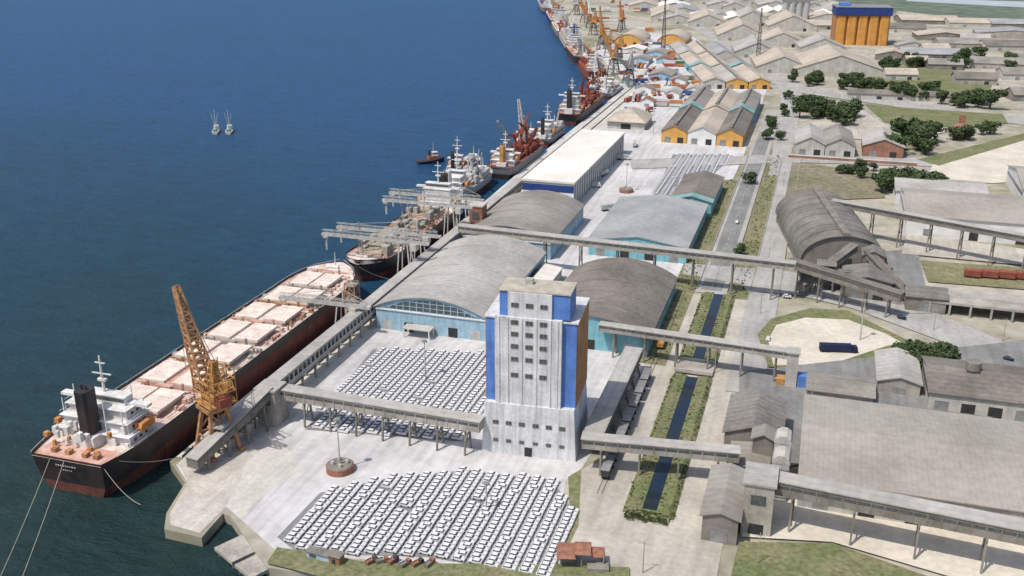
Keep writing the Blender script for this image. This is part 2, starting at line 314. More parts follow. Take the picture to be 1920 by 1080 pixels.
# ------------------------------------------------------------------ galleries
def gallery(label,p,q,w,h,n,legs=None,mw='conc',mr='roofl',leg='concd',grp=None,name='conveyor_gallery',skip=()):
    p=Vector(p);q=Vector(q);d=q-p;L=Vector((d.x,d.y)).length;a=math.atan2(d.y,d.x)
    t=thing(name,label,'conveyor gallery',(p.x,p.y,0),a,grp)
    z0,z1=p.z,q.z
    def quadbox(x0,x1,y0,y1,dz0,dz1,mb):
        za=z0+(z1-z0)*x0/L;zb=z0+(z1-z0)*x1/L
        mb.add([(x0,y0,za+dz0),(x1,y0,zb+dz0),(x1,y1,zb+dz0),(x0,y1,za+dz0),(x0,y0,za+dz1),(x1,y0,zb+dz1),(x1,y1,zb+dz1),(x0,y1,za+dz1)],
           [(0,3,2,1),(4,5,6,7),(0,1,5,4),(1,2,6,5),(2,3,7,6),(3,0,4,7)])
    b=MB();quadbox(0,L,-w/2,w/2,0,h,b)
    k=int(L/3.5)
    for i in range(k+1):
        x=min(L-.25,i*L/k)
        for s in(-1,1): quadbox(x,x+.25,s*(w/2+.07)-.07,s*(w/2+.07)+.07,0,h,b)
    b.build('gallery_box',M[mw],t)
    b=MB();quadbox(-.3,L+.3,-w/2-.35,w/2+.35,h+.003,h+.3,b);b.build('roof',M[mr],t)
    for s in(-1,1):
        g=MB();quadbox(.3,L-.3,s*(w/2+.03)-.025,s*(w/2+.03)+.025,h*.55,h*.78,g);g.build('window_strip',M['glass'],t)
    for i in range(n):
        if i in skip: continue
        x=(i+.5)*L/n;zz=z0+(z1-z0)*x/L
        b=MB()
        for s in(-1,1): b.bar((x,s*w*.62,0),(x,s*w*.4,zz),.55)
        b.bar((x,-w*.45,zz*.5),(x,w*.45,zz*.5),.3);b.bar((x,-w*.5,.3*zz),(x,w*.45,.95*zz),.22);b.bar((x,-w*.6,zz-.3),(x,w*.6,zz-.3),.5)
        b.build('support_leg',M[leg],t)
    return t
gallery('pale conveyor gallery crossing the car lot to the left foot of the white silo',P(505,740,8.7),P(903,806,8.7),4.2,3.6,8)
gallery('conveyor gallery from the right foot of the white silo across the canal',P(1092,835,8.5),P(1385,862,8.5),4.2,3.2,4)
gallery('conveyor gallery crossing the canal behind the silo to the blue and yellow tower',P(1125,618,10),P(1488,672,10),3.6,2.6,6)
gallery('longest conveyor gallery, running above the arched sheds from quay to hangar',P(862,433,15),P(1490,505,15),4.2,3.,9)
gallery('conveyor gallery with open trestles in front of the big grey warehouse, bottom right',(-4,250,11),(125,238,11),5.4,4.2,8,mr='roofl',mw='concd')
gallery('high conveyor gallery running from hangar ridge towards the right edge',P(1560,385,15),P(1960,460,15),4,3.,7,mw='concd')
gallery('short sloping conveyor from the dark hangar down beside the road',P(1480,500,13),P(1690,565,8),4.5,3.6,5,mw='concd',mr='roofb')
gallery('steep dark conveyor climbing against the near end of the hangar',P(1500,545,3),P(1600,470,14),4,3,3,mw='concd',mr='roofb')
gallery('second steep dark conveyor on the right of the hangar foot',P(1700,560,2),P(1625,480,13),4,3,3,mw='concd',mr='roofb')
gallery('low dark conveyor lying across the hangar foot',P(1500,520,7),P(1660,520,7),4,3,4,mw='concd',mr='roofh')
gallery('covered loading gallery along the right side of the silo',(-57,270,5.5),(-57,338,5.5),6,3.6,6,mw='concd',mr='roofl')
t=thing('quay_conveyor_gallery','long pale conveyor gallery on concrete trestles along the quay edge','conveyor gallery',(-170,236,0))
LQ=330
b=MB();b.box(-2.4,2.4,0,LQ,5.2,6.2);b.box(-1.2,1.2,0,LQ,6.22,8);b.build('conveyor_deck',M['conc'],t)
b=MB();b.box(-2.6,2.6,-.5,LQ,10.2,10.6);b.build('roof_slab',M['roofl'],t)
for s in(-1,1):
    b=MB();b.box(s*2.3-.15,s*2.3+.15,0,LQ,6.2,7.2);b.box(s*2.3-.15,s*2.3+.15,0,LQ,9.6,10.2)
    for i in range(int(LQ/3.2)): b.box(s*2.3-.148,s*2.3+.148,i*3.2,i*3.2+.8,7.2,9.6)
    b.build('side_wall',M['concw'],t)
for i in range(34):
    y=3+i*9.7;b=MB()
    for s in(-1,1): b.box(s*2.1-.4,s*2.1+.4,y-.4,y+.4,0,5.2)
    b.box(-2.6,2.6,y-.4,y+.4,4.4,5.19);b.build('trestle_bent',M['conc'],t)
gallery('sloping conveyor at the near end of the quay gallery beside the crane',(-171,224,2.5),(-165.5,260,10.5),4.2,3.4,4,mw='concd')
t=thing('transfer_tower','concrete transfer tower where the quay gallery meets the car lot gallery','tower',(-165.5,262,0))
MB().box(-3.6,3.6,-3.6,3.6,0,13).build('tower_body',M['conc'],t);MB().box(-4,4,-4,4,13.01,13.6).build('roof',M['roofl'],t);MB().box(-2.,2.,-3.68,-3.61,8,10.5).build('window',M['glass'],t)
pp=P(853,452,0);t=thing('transfer_tower','small red brown transfer tower at the quay end of the longest gallery','tower',(-165,pp.y+6,0))
MB().box(-3.5,3.5,-4,4,0,19).build('tower_body',M['brick'],t);MB().box(-4,4,-4.5,4.5,19.01,19.6).build('roof',M['concw'],t);MB().box(-2,2,-4.08,-4.01,12,16).build('window',M['glass'],t)
# ------------------------------------------------------------------ sheds
def arched(label,x0,x1,y0,y1,ev,pk,mroof,mwall,doors=3,glz=True,rz=0,cat='warehouse'):
    w=x1-x0;d=y1-y0;t=thing('arched_warehouse',label,cat,((x0+x1)/2,y0,0),rz)
    n=24;hw=w/2;rise=pk-ev
    Rr=(hw*hw+rise*rise)/(2*rise);a0=math.asin(min(1,hw/Rr))
    arc=[(Rr*math.sin(-a0+2*a0*i/n),ev+Rr*math.cos(-a0+2*a0*i/n)-(Rr-rise)) for i in range(n+1)]
    MB().extr([(-hw,0)]+arc+[(hw,0)],'y',0,d).build('wall',M[mwall],t)
    outer=[(x*1.03,z+.45) for x,z in arc];inner=[(x*1.03,z+.05) for x,z in arc]
    r=MB().extr(outer+inner[::-1],'y',-.8,d+.8)
    for i in range(1,int(d/14)):
        y=i*14
        r.extr([(x*1.034,z+.62) for x,z in arc]+[(x*1.03,z+.46) for x,z in arc][::-1],'y',y-.12,y+.12)
    r.build('roof',M[mroof],t)
    if glz:
        a2=[(x*.88,z-1.1) for x,z in arc];g=[(a2[0][0],ev+.2)]+[p for p in a2 if p[1]>ev+.2]+[(a2[-1][0],ev+.2)]
        o=MB().extr(g,'y',-.06,.0-.01).build('arched_window',M['glass'],t)
        f=MB()
        for i in range(1,14):
            x=-hw*.86+i*hw*1.72/14;zz_=[z for (xx,z) in a2 if xx<=x];zt=max(ev+.5,zz_[-1] if zz_ else ev+.5)
            f.box(x-.16,x+.16,-.14,-.07,ev+.2,zt)
        for zz in (.3,.62): 
            xx=hw*.86*math.sqrt(max(0,1-zz*1.1));f.box(-xx,xx,-.16,-.142,ev+rise*zz-.14,ev+rise*zz+.14)
        f.build('mullions',M['lturq'],o)
        MB().box(-hw,hw,-.5,-.02,ev-.7,ev-.2).build('cornice',M['white'],t)
    for i in range(doors):
        x=-hw+(i+.5)*w/doors;MB().box(x-2.,x+2.,-.1,-.01,0,4.2).build('door',M['dark'] if i%2 else M['lgrey'],t)
    for s in(-1,1): MB().box(s*(hw+.04)-.04,s*(hw+.04)+.04,2,d-2,ev*.62,ev*.8).build('window_strip',M['glass'],t)
    return t
arched('long grey arched warehouse with pale blue arched glass front behind the car lot',-166,-118,347,434,9.5,15.8,'roofl','lturq',5)
t=thing('entrance_canopy','low white entrance canopy in front of the blue arched facade','canopy',(-146,342,0))
MB().box(-6,6,-1,4.2,3.8,4.2).build('canopy_roof',M['concw'],t)
for x in(-5.5,5.5):
    for y in (-.8,3.9): MB().box(x-.2,x+.2,y-.2,y+.2,0,3.8).build('post',M['white'],t)
arched('darker grey arched warehouse beyond the long gallery by the quay',-166,-120,452,522,9,15.5,'roof','lturq',3,True)
arched('wide dark grey arched warehouse right behind the silo tower',-100,-54,352,424,7,14,'roofb','turq',3,False)
t=thing('lean_to_shed','narrow white roofed lean to strip between the glass fronted shed and the silo','shed',(-116,350,0))
MB().box(0,8,0,78,0,5).build('wall',M['concw'],t);MB().extr([(-.4,5.01),(8.4,5.01),(8.4,5.4),(-.4,6.6)],'y',-.4,78.4).build('roof',M['roofw'],t);MB().box(2,6,-.06,-.01,0,3.6).build('door',M['dark'],t)
def gable(label,x,y,w,d,ev,rg,mroof,mwall,axis='y',doors=2,rz=0,cat='warehouse',grp=None,name='gable_warehouse',vent=False,mdoor='dark',wins=True,teal=0):
    t=thing(name,label,cat,(x,y,0),rz,grp)
    if axis=='y':
        MB().extr([(0,0),(0,ev),(w/2,rg),(w,ev),(w,0)],'y',0,d).build('wall',M[mwall],t)
        b=MB();sl=(rg-ev)/(w/2)
        b.extr([(-.8,ev-.8*sl+.1),(w/2,rg+.1),(w+.8,ev-.8*sl+.1),(w+.8,ev-.8*sl+.5),(w/2,rg+.5),(-.8,ev-.8*sl+.5)],'y',-.7,d+.7)
        r=b.build('roof',M[mroof],t)
        if teal: MB().extr([(-.85,ev-.8*sl+.52),(w/2,rg+.52),(w+.85,ev-.8*sl+.52),(w+.85,ev-.8*sl+.7),(w/2,rg+.72),(-.85,ev-.8*sl+.7)],'y',-.72,teal).build('teal_roof_panel',M['teal'],r)
        if vent: MB().box(w/2-1.1,w/2+1.1,2+teal,d-2,rg+.4,rg+1.3).build('ridge_vent',M['concd'],r)
    else:
        MB().extr([(0,0),(0,ev),(d/2,rg),(d,ev),(d,0)],'x',0,w).build('wall',M[mwall],t)
        b=MB();sl=(rg-ev)/(d/2)
        b.extr([(-.8,ev-.8*sl+.1),(d/2,rg+.1),(d+.8,ev-.8*sl+.1),(d+.8,ev-.8*sl+.5),(d/2,rg+.5),(-.8,ev-.8*sl+.5)],'x',-.7,w+.7)
        r=b.build('roof',M[mroof],t)
        if vent: MB().box(2,w-2,d/2-1.1,d/2+1.1,rg+.4,rg+1.3).build('ridge_vent',M['concd'],r)
    for i in range(doors):
        xx=(i+.5)*w/doors;dw=min(2.2,w/doors*.26);MB().box(xx-dw,xx+dw,-.1,-.01,0,min(4.4,ev*.6)).build('door',M[mdoor] if (i*7)%3 else M['grey'],t)
    if wins:
        for xx in(w+.04,-.04): MB().box(xx-.035,xx+.035,1,d-1,ev*.6,ev*.78).build('window_strip',M['glass'],t)
    return t
gable('low pale blue grey warehouse with turquoise front under the long gallery',-104,466,49,82,8,11.5,'roofbl','turq','y',4)
gable('brown stained warehouse with small turquoise gable beyond the blue grey one',-76,552,23,62,8,11,'roofb','turq','y',1,teal=7)
t=thing('flat_roof_warehouse','long white flat roofed warehouse with blue end wall beside the quay','warehouse',(-163,548,0))
MB().box(0,31,0,150,0,14).build('wall',M['lgrey'],t);MB().box(-.6,31.6,-.6,150.6,14.01,15.2).build('roof',M['roofw'],t)
MB().box(0,31,-.12,-.02,8.5,12.6).build('blue_band',M['dblue'],t);MB().box(0,31,-.10,-.02,0,8.2).build('end_wall',M['white'],t)
b=MB()
for i in range(24): b.box(31.02,31.3,3+i*6.1,3.5+i*6.1,0,13.9)
b.build('wall_ribs',M['grey'],t)
for x,w,mr,lb in [(-112,19,'roofb','left orange fronted gable warehouse at the yard end'),(-92.5,21,'rooft','pale middle gable warehouse between the two orange fronts'),(-71,19,'roofb','right orange fronted gable warehouse beside the road')]:
    gable(lb,x,742,w,88,8.5,13,mr,'yorange' if w!=21 else 'white','y',2,vent=w!=21)
for x,w,lb in [(-112,19,'second row left warehouse with teal roof strip behind the orange fronts'),(-92.5,21,'second row middle warehouse with orange gable behind the pale front'),(-71,19,'second row right warehouse with teal roof strip behind the orange fronts')]:
    gable(lb,x,833,w,92,9,14,'rooft' if w==21 else 'roof','turq' if w!=21 else 'yorange','y',2,vent=True,teal=12 if w!=21 else 0)
ca,sa=math.cos(R(15)),math.sin(R(15));bx,by=-112,1000
for r in range(3):
    for k in range(3):
        x=bx+k*22*ca-r*104*sa;y=by+k*22*sa+r*104*ca
        gable('%s shed in the %s row of the long pale roofed block at the road bend'%(('left','middle','right')[k],('first','second','third')[r]),x,y,21,96,7,11,('rooft','roofl','rooft','rooft','rooft','roof','roofl','rooft','roofbl')[r*3+k],('concw','yorange','yorange','turq','concw','concw','concw','concw','concw')[r*3+k],rz=R(15),vent=k==1,wins=False,teal=14 if (r,k) in((1,0),(1,2)) else 0)
t=thing('hipped_shed','pale hipped roof shed by the quay beyond the white flat warehouse','shed',(-147,800,0))
MB().box(-15,15,-18,18,0,6).build('wall',M['concw'],t);MB().frus(-16.5,16.5,-20,20,6,-2,2,-6,6,14).build('roof',M['rooft'],t)
MB().box(-4,4,-18.1,-18.01,0,4.4).build('door',M['dark'],t)
gable('very large flat grey brown roofed warehouse filling the bottom right',5.5,260,125,54,10,12.8,'roofx','concw','x',10)
gable('low grey roofed store behind the large warehouse, near the blue cabin',6,332,22,14,4,5.5,'roof','conc','x',3)
gable('brown roofed workshop with broken roofline behind the large warehouse',46,336,34,30,7,10.5,'roofb','concw','x',4)
gable('brown roofed workshop at the right edge behind the large warehouse',82,340,50,34,8,12,'roofb','concw','x',5)
gable('narrow grey lean to workshop beside the brown roofed workshops',30,345,14,26,5,7,'roofl','conc','y',1)
gable('grey roofed plant building left of the large warehouse',-18,283,17,26,9,12,'roofh','concd','y',1)
gable('low flat grey annex in front of the plant building',-15,268,11,14,6,6.6,'roof','concd','y',1)
gable('small dark pump house against the large warehouse corner',-13,258,8,8,5,6.5,'roofh','concd','x',1)
gable('small dark conveyor house between plant building and duct stacks',-9,276,6,6,12,13.5,'roof','concd','y',1)
gable('small long roofed loading shed beside the sandy canal road',-19,236,9.5,26,8,9.5,'roof','concd','y',1)
t=thing('transfer_tower','boxy grey transfer tower at the corner of the large warehouse','tower',(-5,247,0))
MB().box(-4,4,-5,6,0,16).build('tower_body',M['conc'],t);MB().box(-4.5,4.5,-5.5,6.5,16.01,16.6).build('roof',M['roofl'],t);MB().box(-2,2,-5.1,-5.01,10,13).build('window',M['glass'],t);MB().box(-2,2,-5.1,-5.01,0,4).build('door',M['dark'],t)
for y,h,lb in((264,13,'near ribbed grey duct stack at the large warehouse corner'),(274,14,'further ribbed grey duct stack behind the near one')):
    t=thing('duct_stack',lb,'duct',(-.2,y,0));MB().box(-2.4,2.4,-3,3,0,h).build('casing',M['lgrey'],t)
    MB().extr([(-2.6,h),(2.6,h),(2.1,h+1.6),(.8,h+2.5),(-.8,h+2.5),(-2.1,h+1.6)],'y',-3.1,3.1).build('hood',M['concw'],t)
    for k in range(4): MB().box(-2.55,2.55,-3.15,3.15,2+k*3.,2.4+k*3.).build('band',M['grey'],t)
t=thing('transfer_tower','slim white tower with blue and yellow cabins at the gallery end','tower',(0,342,0))
MB().box(-2,2,-2.5,2.5,0,13.5).build('tower_body',M['concw'],t);MB().box(2.1,5.4,-2,2,0,5).build('blue_cabin',M['blue'],t);MB().box(-5,-2.1,-2,2,0,3).build('yellow_cabin',M['ysteel'],t);MB().box(-2.4,2.4,-3,3,13.51,14).build('roof',M['roofl'],t)
p=P(1815,745);t=thing('tank_frame','small dark steel water tank on a frame above the brown workshops','tank',(p.x,p.y,0))
MB().lattice((0,0,0),(0,0,11),5,4,3,.4).build('frame',M['dgrey'],t);MB().tube((0,0,11),(0,0,14),2.6,2.6,16).build('tank',M['concd'],t)
def hangar():
    t=thing('ridge_hangar','large dark weathered hangar with curved arched roof beside the conveyors','warehouse',(18,476,0),R(11))
    w=39;hw=w/2;prof=[]
    for i in range(17):
        a=PI*.5*i/16;prof.append((-hw*math.cos(a)**.95 if i<16 else 0,4.5+13.5*math.sin(a)**.92))
    full=prof+[(-x,z) for x,z in prof[::-1][1:]]
    MB().extr([(-hw,0)]+full+[(hw,0)],'y',0,84).build('wall',M['concd'],t)
    o=[(x*1.03,z+.5) for x,z in full];i_=[(x*1.03,z+.08) for x,z in full]
    r=MB().extr(o+i_[::-1],'y',-1,85)
    for i in range(1,9): r.extr([(x*1.034,z+.75) for x,z in full]+[(x*1.03,z+.51) for x,z in full][::-1],'y',i*9.3-.15,i*9.3+.15)
    r.build('roof',M['roofh'],t)
    MB().box(-1.6,1.6,-1,85,18.2,20).build('ridge_house',M['concd'],t)
    MB().box(-4,4,-.2,-.02,0,7).build('door',M['dark'],t)
hangar()
gable('small dark plant house among the conveyors at the hangar foot',18,440,20,18,9,11,'roofh','concd','y',2)
gable('second small plant house right of the hangar foot',44,432,16,14,7,9,'roofh','concd','x',1)
gable('narrow dark conveyor head house against the hangar end',26,462,9,10,14,16,'roofh','concd','y',1)
for px,py,h,lb in((1545,540,12,'open steel frame standing left of the hangar foot'),(1650,535,10,'open steel frame standing right of the hangar foot')):
    p=P(px,py);t=thing('steel_frame',lb,'frame',(p.x,p.y,0));MB().lattice((0,0,0),(0,0,h),8,8,3,.45).build('frame',M['dgrey'],t);MB().box(-4.3,4.3,-4.3,4.3,h,h+.3).build('platform',M['concd'],t)
gable('big white walled warehouse with low grey roof right of the hangar',50,548,90,58,11,16,'roofx','white','x',4)
gable('second big grey roofed warehouse at the right edge, further back',118,625,90,60,11,16,'roofx','white','x',4)
gable('grey roofed low store with white wall behind the hangar',48,612,50,36,8,11,'roofl','white','x',3)
p=P(1700,580);t=thing('loading_shelter','long low concrete loading shelter with dark bays beside the rail yard','shelter',(p.x,p.y-2,0),R(-2))
w,d,h=110,10,6
MB().box(0,w,0,d,h-1,h).build('roof',M['conc'],t);MB().box(0,w,d-.4,d,0,h-1.01).build('back_wall',M['concd'],t)
for i in range(14): MB().box(i*w/13.5,i*w/13.5+.8,0,.8,0,h-1.01).build('post',M['conc'],t)
p=P(1490,290);gable('left gabled block of the grey roofed pair by the crossroads',p.x,p.y,20,55,8,13,'roofl','concw','y',2,rz=R(3));gable('right gabled block of the grey roofed pair by the crossroads',p.x+20.5,p.y+1.2,20,55,8,13,'roof','concw','y',2,rz=R(3))
gable('small red walled building beside the grey roofed pair',p.x+46,p.y+8,27,45,8,13,'roofl','tile','y',2)
t=thing('boundary_wall','low red and white boundary wall in front of the crossroads buildings','wall',(p.x-4,p.y-12,0));MB().box(0,85,0,.4,0,2.2).build('wall_panel',M['tile'],t);MB().box(0,85,-.1,.5,2.21,2.5).build('coping',M['white'],t)
p=P(1590,185);gable('long low dark roofed building among trees in the green field',p.x,p.y,110,16,5,8,'roofb','concw','x',6,rz=R(5))
p=P(1800,262);t=thing('brick_tower_house','small red brick tower house on the lawn at right','house',(p.x,p.y,0))
MB().box(-5,5,0,10,0,9).build('wall',M['brick'],t);MB().frus(-5.5,5.5,-.5,10.5,9,-1,1,4,6,13).build('roof',M['tile'],t);MB().box(-2,2,3,7,12,18).build('turret',M['brick'],t);MB().box(-3,3,-.1,-.01,4,6).build('window',M['glass'],t)
far=[(1418,137,56,90,'leftmost of the three large pale stores before the orange silo','rooft'),(1490,142,92,95,'widest pale store in front of the orange silo','rooft'),(1378,108,52,80,'pale store left of the three large ones','roofl'),
(1345,76,66,100,'pale beige store by the far road bend','rooft'),(1425,88,56,70,'pale store behind the leftmost large store','rooft'),(1290,50,60,110,'pale store behind the domed stores','rooft'),(1500,100,55,55,'pale store behind the widest one','roofl'),(1370,48,65,100,'pale store in the far row, left','roofl'),(1440,58,70,100,'pale store in the far row, middle','rooft'),(1220,40,55,110,'pale store near the farthest quay','rooft')]
for px,py,w,d,lb,mr in far:
    p=P(px,py);gable(lb,p.x,p.y,w,d,7,22 if w>60 else 18,mr,'concw','y',2,rz=R(9),wins=False)
for px,py,lb in((1152,84,'tan domed store by the far ships'),(1232,84,'second tan domed store further from the far quay')):
    p=P(px,py);arched(lb,p.x,p.x+36,p.y,p.y+70,5,14,'rooft','yorange',2,False)
pa=P(1563,84);pb=P(1660,84);w=(pb-pa).length
t=thing('orange_silo','far orange silo block with upright ribs and dark blue top storey','silo',(pa.x,pa.y,0),R(8))
MB().box(0,w,3,40,0,38).build('core',M['orange'],t)
n=5
for i in range(n):
    x=(i+.5)*w/n;hw=w/n*.42
    MB().extr([(x-hw,3),(x-hw,.6),(x-hw*.7,-.6),(x+hw*.7,-.6),(x+hw,.6),(x+hw,3)],'z',0,37.5).build('cell_front',M['dorange'],t)
MB().box(-1,w+1,-2,41,38.01,48).build('top_storey',M['dblue'],t);MB().box(-1.5,w+1.5,-2.5,41.5,48.01,49).build('roof',M['grey'],t);MB().box(w*.05,w*.25,5,20,49.01,53).build('roof_cabin',M['blue'],t)
p=P(1470,40);t=thing('silo_group','grey grain silo block left of the orange silo','silo',(p.x,p.y,0),R(8))
for i in range(4): MB().tube((i*11,0,0),(i*11,0,30),5.3,5.3,14).build('cylinder',M['lgrey'],t)
MB().box(-5,38,-5,5,30.01,36).build('top_gallery',M['grey'],t)
sc='industrial sheds spread over the far right'
spots=[(1690,110,80,45),(1760,90,90,50),(1820,128,70,40),(1720,75,90,60),(1850,95,80,50),(1880,150,70,35),(1790,158,50,25),(1900,190,50,30),(1660,60,70,60),(1680,95,50,30),(1740,130,45,20),(1830,70,120,70),(1500,55,70,70),(1560,30,90,70),(1690,45,110,80),(1780,50,110,60),(1860,52,100,60),(1600,28,90,60),(1640,112,50,40),(1900,118,60,50),(1660,150,40,22),(1700,125,30,22),(1780,112,40,26),(1860,128,40,26),(1730,100,40,26),(1800,80,46,30)]
for px,py,w,d in spots:
    p=P(px,py);gable('grey brown low industrial shed on the far right plain',p.x,p.y,w*.8,d*.8,6,11,random.choice(['roof','roofbl','roofl','rooft','roofb']),random.choice(['conc','concw','concd']),random.choice('xxy'),2,rz=R(random.uniform(-4,14)),grp=sc,wins=False)
for px in range(1180,1560,30):
    for py in (8,20,32,44):
        if random.random()<.5:
            p=P(px+random.uniform(-10,10),py+random.uniform(-3,3));gable('pale low store in the hazy farthest part of the port',p.x,p.y,random.uniform(30,60),random.uniform(50,100),7,14,random.choice(['rooft','roofl','roofbl','roofw']),'concw','y',1,rz=R(10),grp='stores in the farthest part of the port',wins=False)
for px,py,w,d in [(1200,200,12,10),(1215,150,24,40),(1180,120,22,30),(1190,175,16,12),(1245,185,14,24),(1170,100,24,30),(1210,108,24,34),(1255,160,16,22),(1165,158,12,14),(1285,178,14,20),(1230,120,18,26)]:
    p=P(px,py);gable('small pale shed in the busy yard behind the far quay',p.x,p.y,w,d,5,8,random.choice(['roofl','rooft','roof','roofw','tile']),random.choice(['concw','white','lturq']),'y',1,grp='small sheds behind the far quay',wins=False)
# containers
cm=[M['cred'],M['cblue'],M['corange'],M['white'],M['cgreen'],M['lgrey']]
protos=[]
for k,m in enumerate(cm):
    b=MB();b.box(-6.1,6.1,-1.22,1.22,0,2.6)
    for i in range(20): b.box(-6+i*.62,-5.75+i*.62,-1.26,-1.221,.15,2.45)
    b.box(6.11,6.2,-1.1,-.03,.1,2.5);b.box(6.11,6.2,.03,1.1,.1,2.5)
    protos.append((m,b))
cn=['red','blue','orange','white','green','grey'];first={}
CL=[]
blocks=[(1110,22),(1150,14),(1195,22),(1120,40),(1350,12),(1440,10),(1500,18),(1530,40),(1230,140),(1225,172),(1262,160),(1150,5),(1300,5),(1250,5),(1400,3),(1175,140),(1200,60),(1195,85),(1135,60),(1255,125),(1280,30),(1205,190),(1240,200),(1290,150),(1210,128),(1160,120),(1185,98),(1150,100),(1240,105)]
for px,py in blocks:
    p=P(px,py);a=R(random.choice([8,12,15,95]))
    for r in range(random.choice([2,3,4])):
        for c_ in range(random.choice([1,2,3])):
            for z in range(random.choice([1,1,2])):
                dx=c_*13.2+random.uniform(-.8,.8);dy=r*4.+random.uniform(-.3,.3)
                CL.append((p.x+dx*math.cos(a)-dy*math.sin(a),p.y+dx*math.sin(a)+dy*math.cos(a),.95+z*2.62,random.choices(range(6),[4,3,3,4,1,3])[0],a))
CL.sort(key=lambda c_:c_[0]**2+c_[1]**2)
for x,y,z,k,rz in CL[:296]:
    lb='%s shipping container in the far container yard'%cn[k];g='%s containers in the far yard'%cn[k]
    if k not in first: first[k]=tag(protos[k][1].build('shipping_container',protos[k][0],None,(x,y,z),rz),lb,'container',g)
    else:
        o=first[k].copy();COL.objects.link(o);o.location=(x,y,z);o.rotation_euler=(0,0,rz)
# ------------------------------------------------------------------ cars
def put_car_first():
    t=thing('parked_car','white parked car','car')
    b=MB();hw=.88
    b.extr([(-2.15,.32),(2.12,.32),(2.16,.62),(1.95,.82),(.95,.95),(-1.9,.98),(-2.15,.85)],'y',-hw,hw)
    b.frus(-1.45,.45,-.72,.72,1.41,-1.3,.3,-.66,.66,1.47);b.build('body',M['car'],t)
    MB().frus(-1.85,.98,-.8,.8,.955,-1.46,.46,-.73,.73,1.408).build('window_band',M['glass'],t)
    for x in(-1.35,1.35):
        for y in(-.8,.8): MB().tube((x,y-.1,.33),(x,y+.1,.33),.33,.33,10).build('wheel',M['tyre'],t)
    return t
def inside(x,y,poly):
    r=False;n=len(poly)
    for i in range(n):
        x1,y1=poly[i];x2,y2=poly[(i+1)%n]
        if (y1>y)!=(y2>y) and x<(x2-x1)*(y-y1)/(y2-y1)+x1:r=not r
    return r
lots=[(LOT1,'white car in the packed front lot before the silo','white cars in the front lot',4.65,1.95),
      (LOT2,'white car in the lot behind the near gallery','white cars in the middle lot',4.7,2.2),
      (LOT3,'white car in the far yard lot','white cars in the far lot',5.4,2.8)]
cars=[]
CS=.86
for poly,lb,g,sx,sy in lots:
    wp=[v2(P(*q)) for q in poly];xs=[q[0] for q in wp];ys=[q[1] for q in wp]
    nx=int((max(xs)-min(xs))/sx)+1;ny=int((max(ys)-min(ys))/sy)+1
    for i in range(nx):
        for j in range(ny):
            x=min(xs)+i*sx;y=min(ys)+j*sy
            if inside(x,y,wp) and random.random()>.012:
                cars.append((x+random.uniform(-.08,.08),y+random.uniform(-.08,.08),lb,g))
cars.sort(key=lambda c_:c_[0]**2+c_[1]**2)
proto=put_car_first();CZ=.34
for i,(x,y,lb,g) in enumerate(cars[:294]):
    rz=R(random.uniform(-2,2))+(PI if random.random()<.1 else 0)
    o=proto if i==0 else dup(proto,(x,y,CZ),rz)
    o.location=(x,y,CZ);o.rotation_euler=(0,0,rz);o['label']=lb;o['group']=g;o.scale=(CS,CS,CS)
b=MB()
for x,y,lb,g in cars[294:]:
    z=CZ;k=CS
    b.extr([(x-2.15*k,z+.1),(x+2.12*k,z+.1),(x+2.16*k,z+.62*k),(x+1.95*k,z+.82*k),(x+.95*k,z+.95*k),(x-1.9*k,z+.98*k),(x-2.15*k,z+.85*k)],'y',y-.88*k,y+.88*k,0)
    b.frus(x-1.85*k,x+.98*k,y-.8*k,y+.8*k,z+.955*k,x-1.46*k,x+.46*k,y-.73*k,y+.73*k,z+1.408*k,1);b.frus(x-1.45*k,x+.45*k,y-.72*k,y+.72*k,z+1.41*k,x-1.3*k,x+.3*k,y-.66*k,y+.66*k,z+1.47*k,0)
if len(cars)>294: tag(b.build('parked_cars_beyond',[M['car'],M['glass']]),'more white parked cars in the rows furthest away','cars',kind='stuff')
# ------------------------------------------------------------------ trucks
def truck(label,x,y,rz,cabm,boxm,L=13,grp=None,open_=False,sc_=1):
    t=thing('truck',label,'truck',(x,y,.3),rz,grp);t.scale=(sc_,)*3
    b=MB();b.extr([(L/2+.3,.6),(L/2+2.4,.6),(L/2+2.4,1.8),(L/2+2.1,3.),(L/2+.3,3.1)],'y',-1.2,1.2);b.build('cab',cabm,t)
    MB().add([(L/2+2.42,-1.,1.85),(L/2+2.42,1.,1.85),(L/2+2.14,1.,2.8),(L/2+2.14,-1.,2.8)],[(0,1,2,3)]).build('windscreen',M['glass'],t)
    b=MB();b.box(-L/2,L/2,-1.25,1.25,1.1,1.5)
    if open_:
        for s in(-1.25,1.13): b.box(-L/2,L/2,s,s+.12,1.5,2.7)
        b.box(-L/2,-L/2+.12,-1.13,1.13,1.5,2.7);b.box(-L/2+.2,L/2-.2,-1.1,1.1,1.5,2.2)
    else: b.box(-L/2,L/2,-1.25,1.25,1.5,3.6)
    b.build('cargo_body',boxm,t)
    for x_ in(L/2+1.4,-L/2+1.2,-L/2+2.4,-L/2+3.6):
        for s in(-1.1,1.1): MB().tube((x_,s-.15,.5),(x_,s+.15,.5),.5,.5,10).build('wheel',M['tyre'],t)
    return t
for px,py,lb in((1240,650,'orange truck on the sandy track right of the dark arched shed'),(1192,632,'orange truck partly hidden beside the turquoise shed front'),(725,545,'orange truck on the quay apron, nearer of the two'),(752,522,'orange truck on the quay apron, further of the two')):
    p=P(px,py);truck(lb,p.x,p.y,PI/2,M['corange'],M['corange'],8,open_=True)
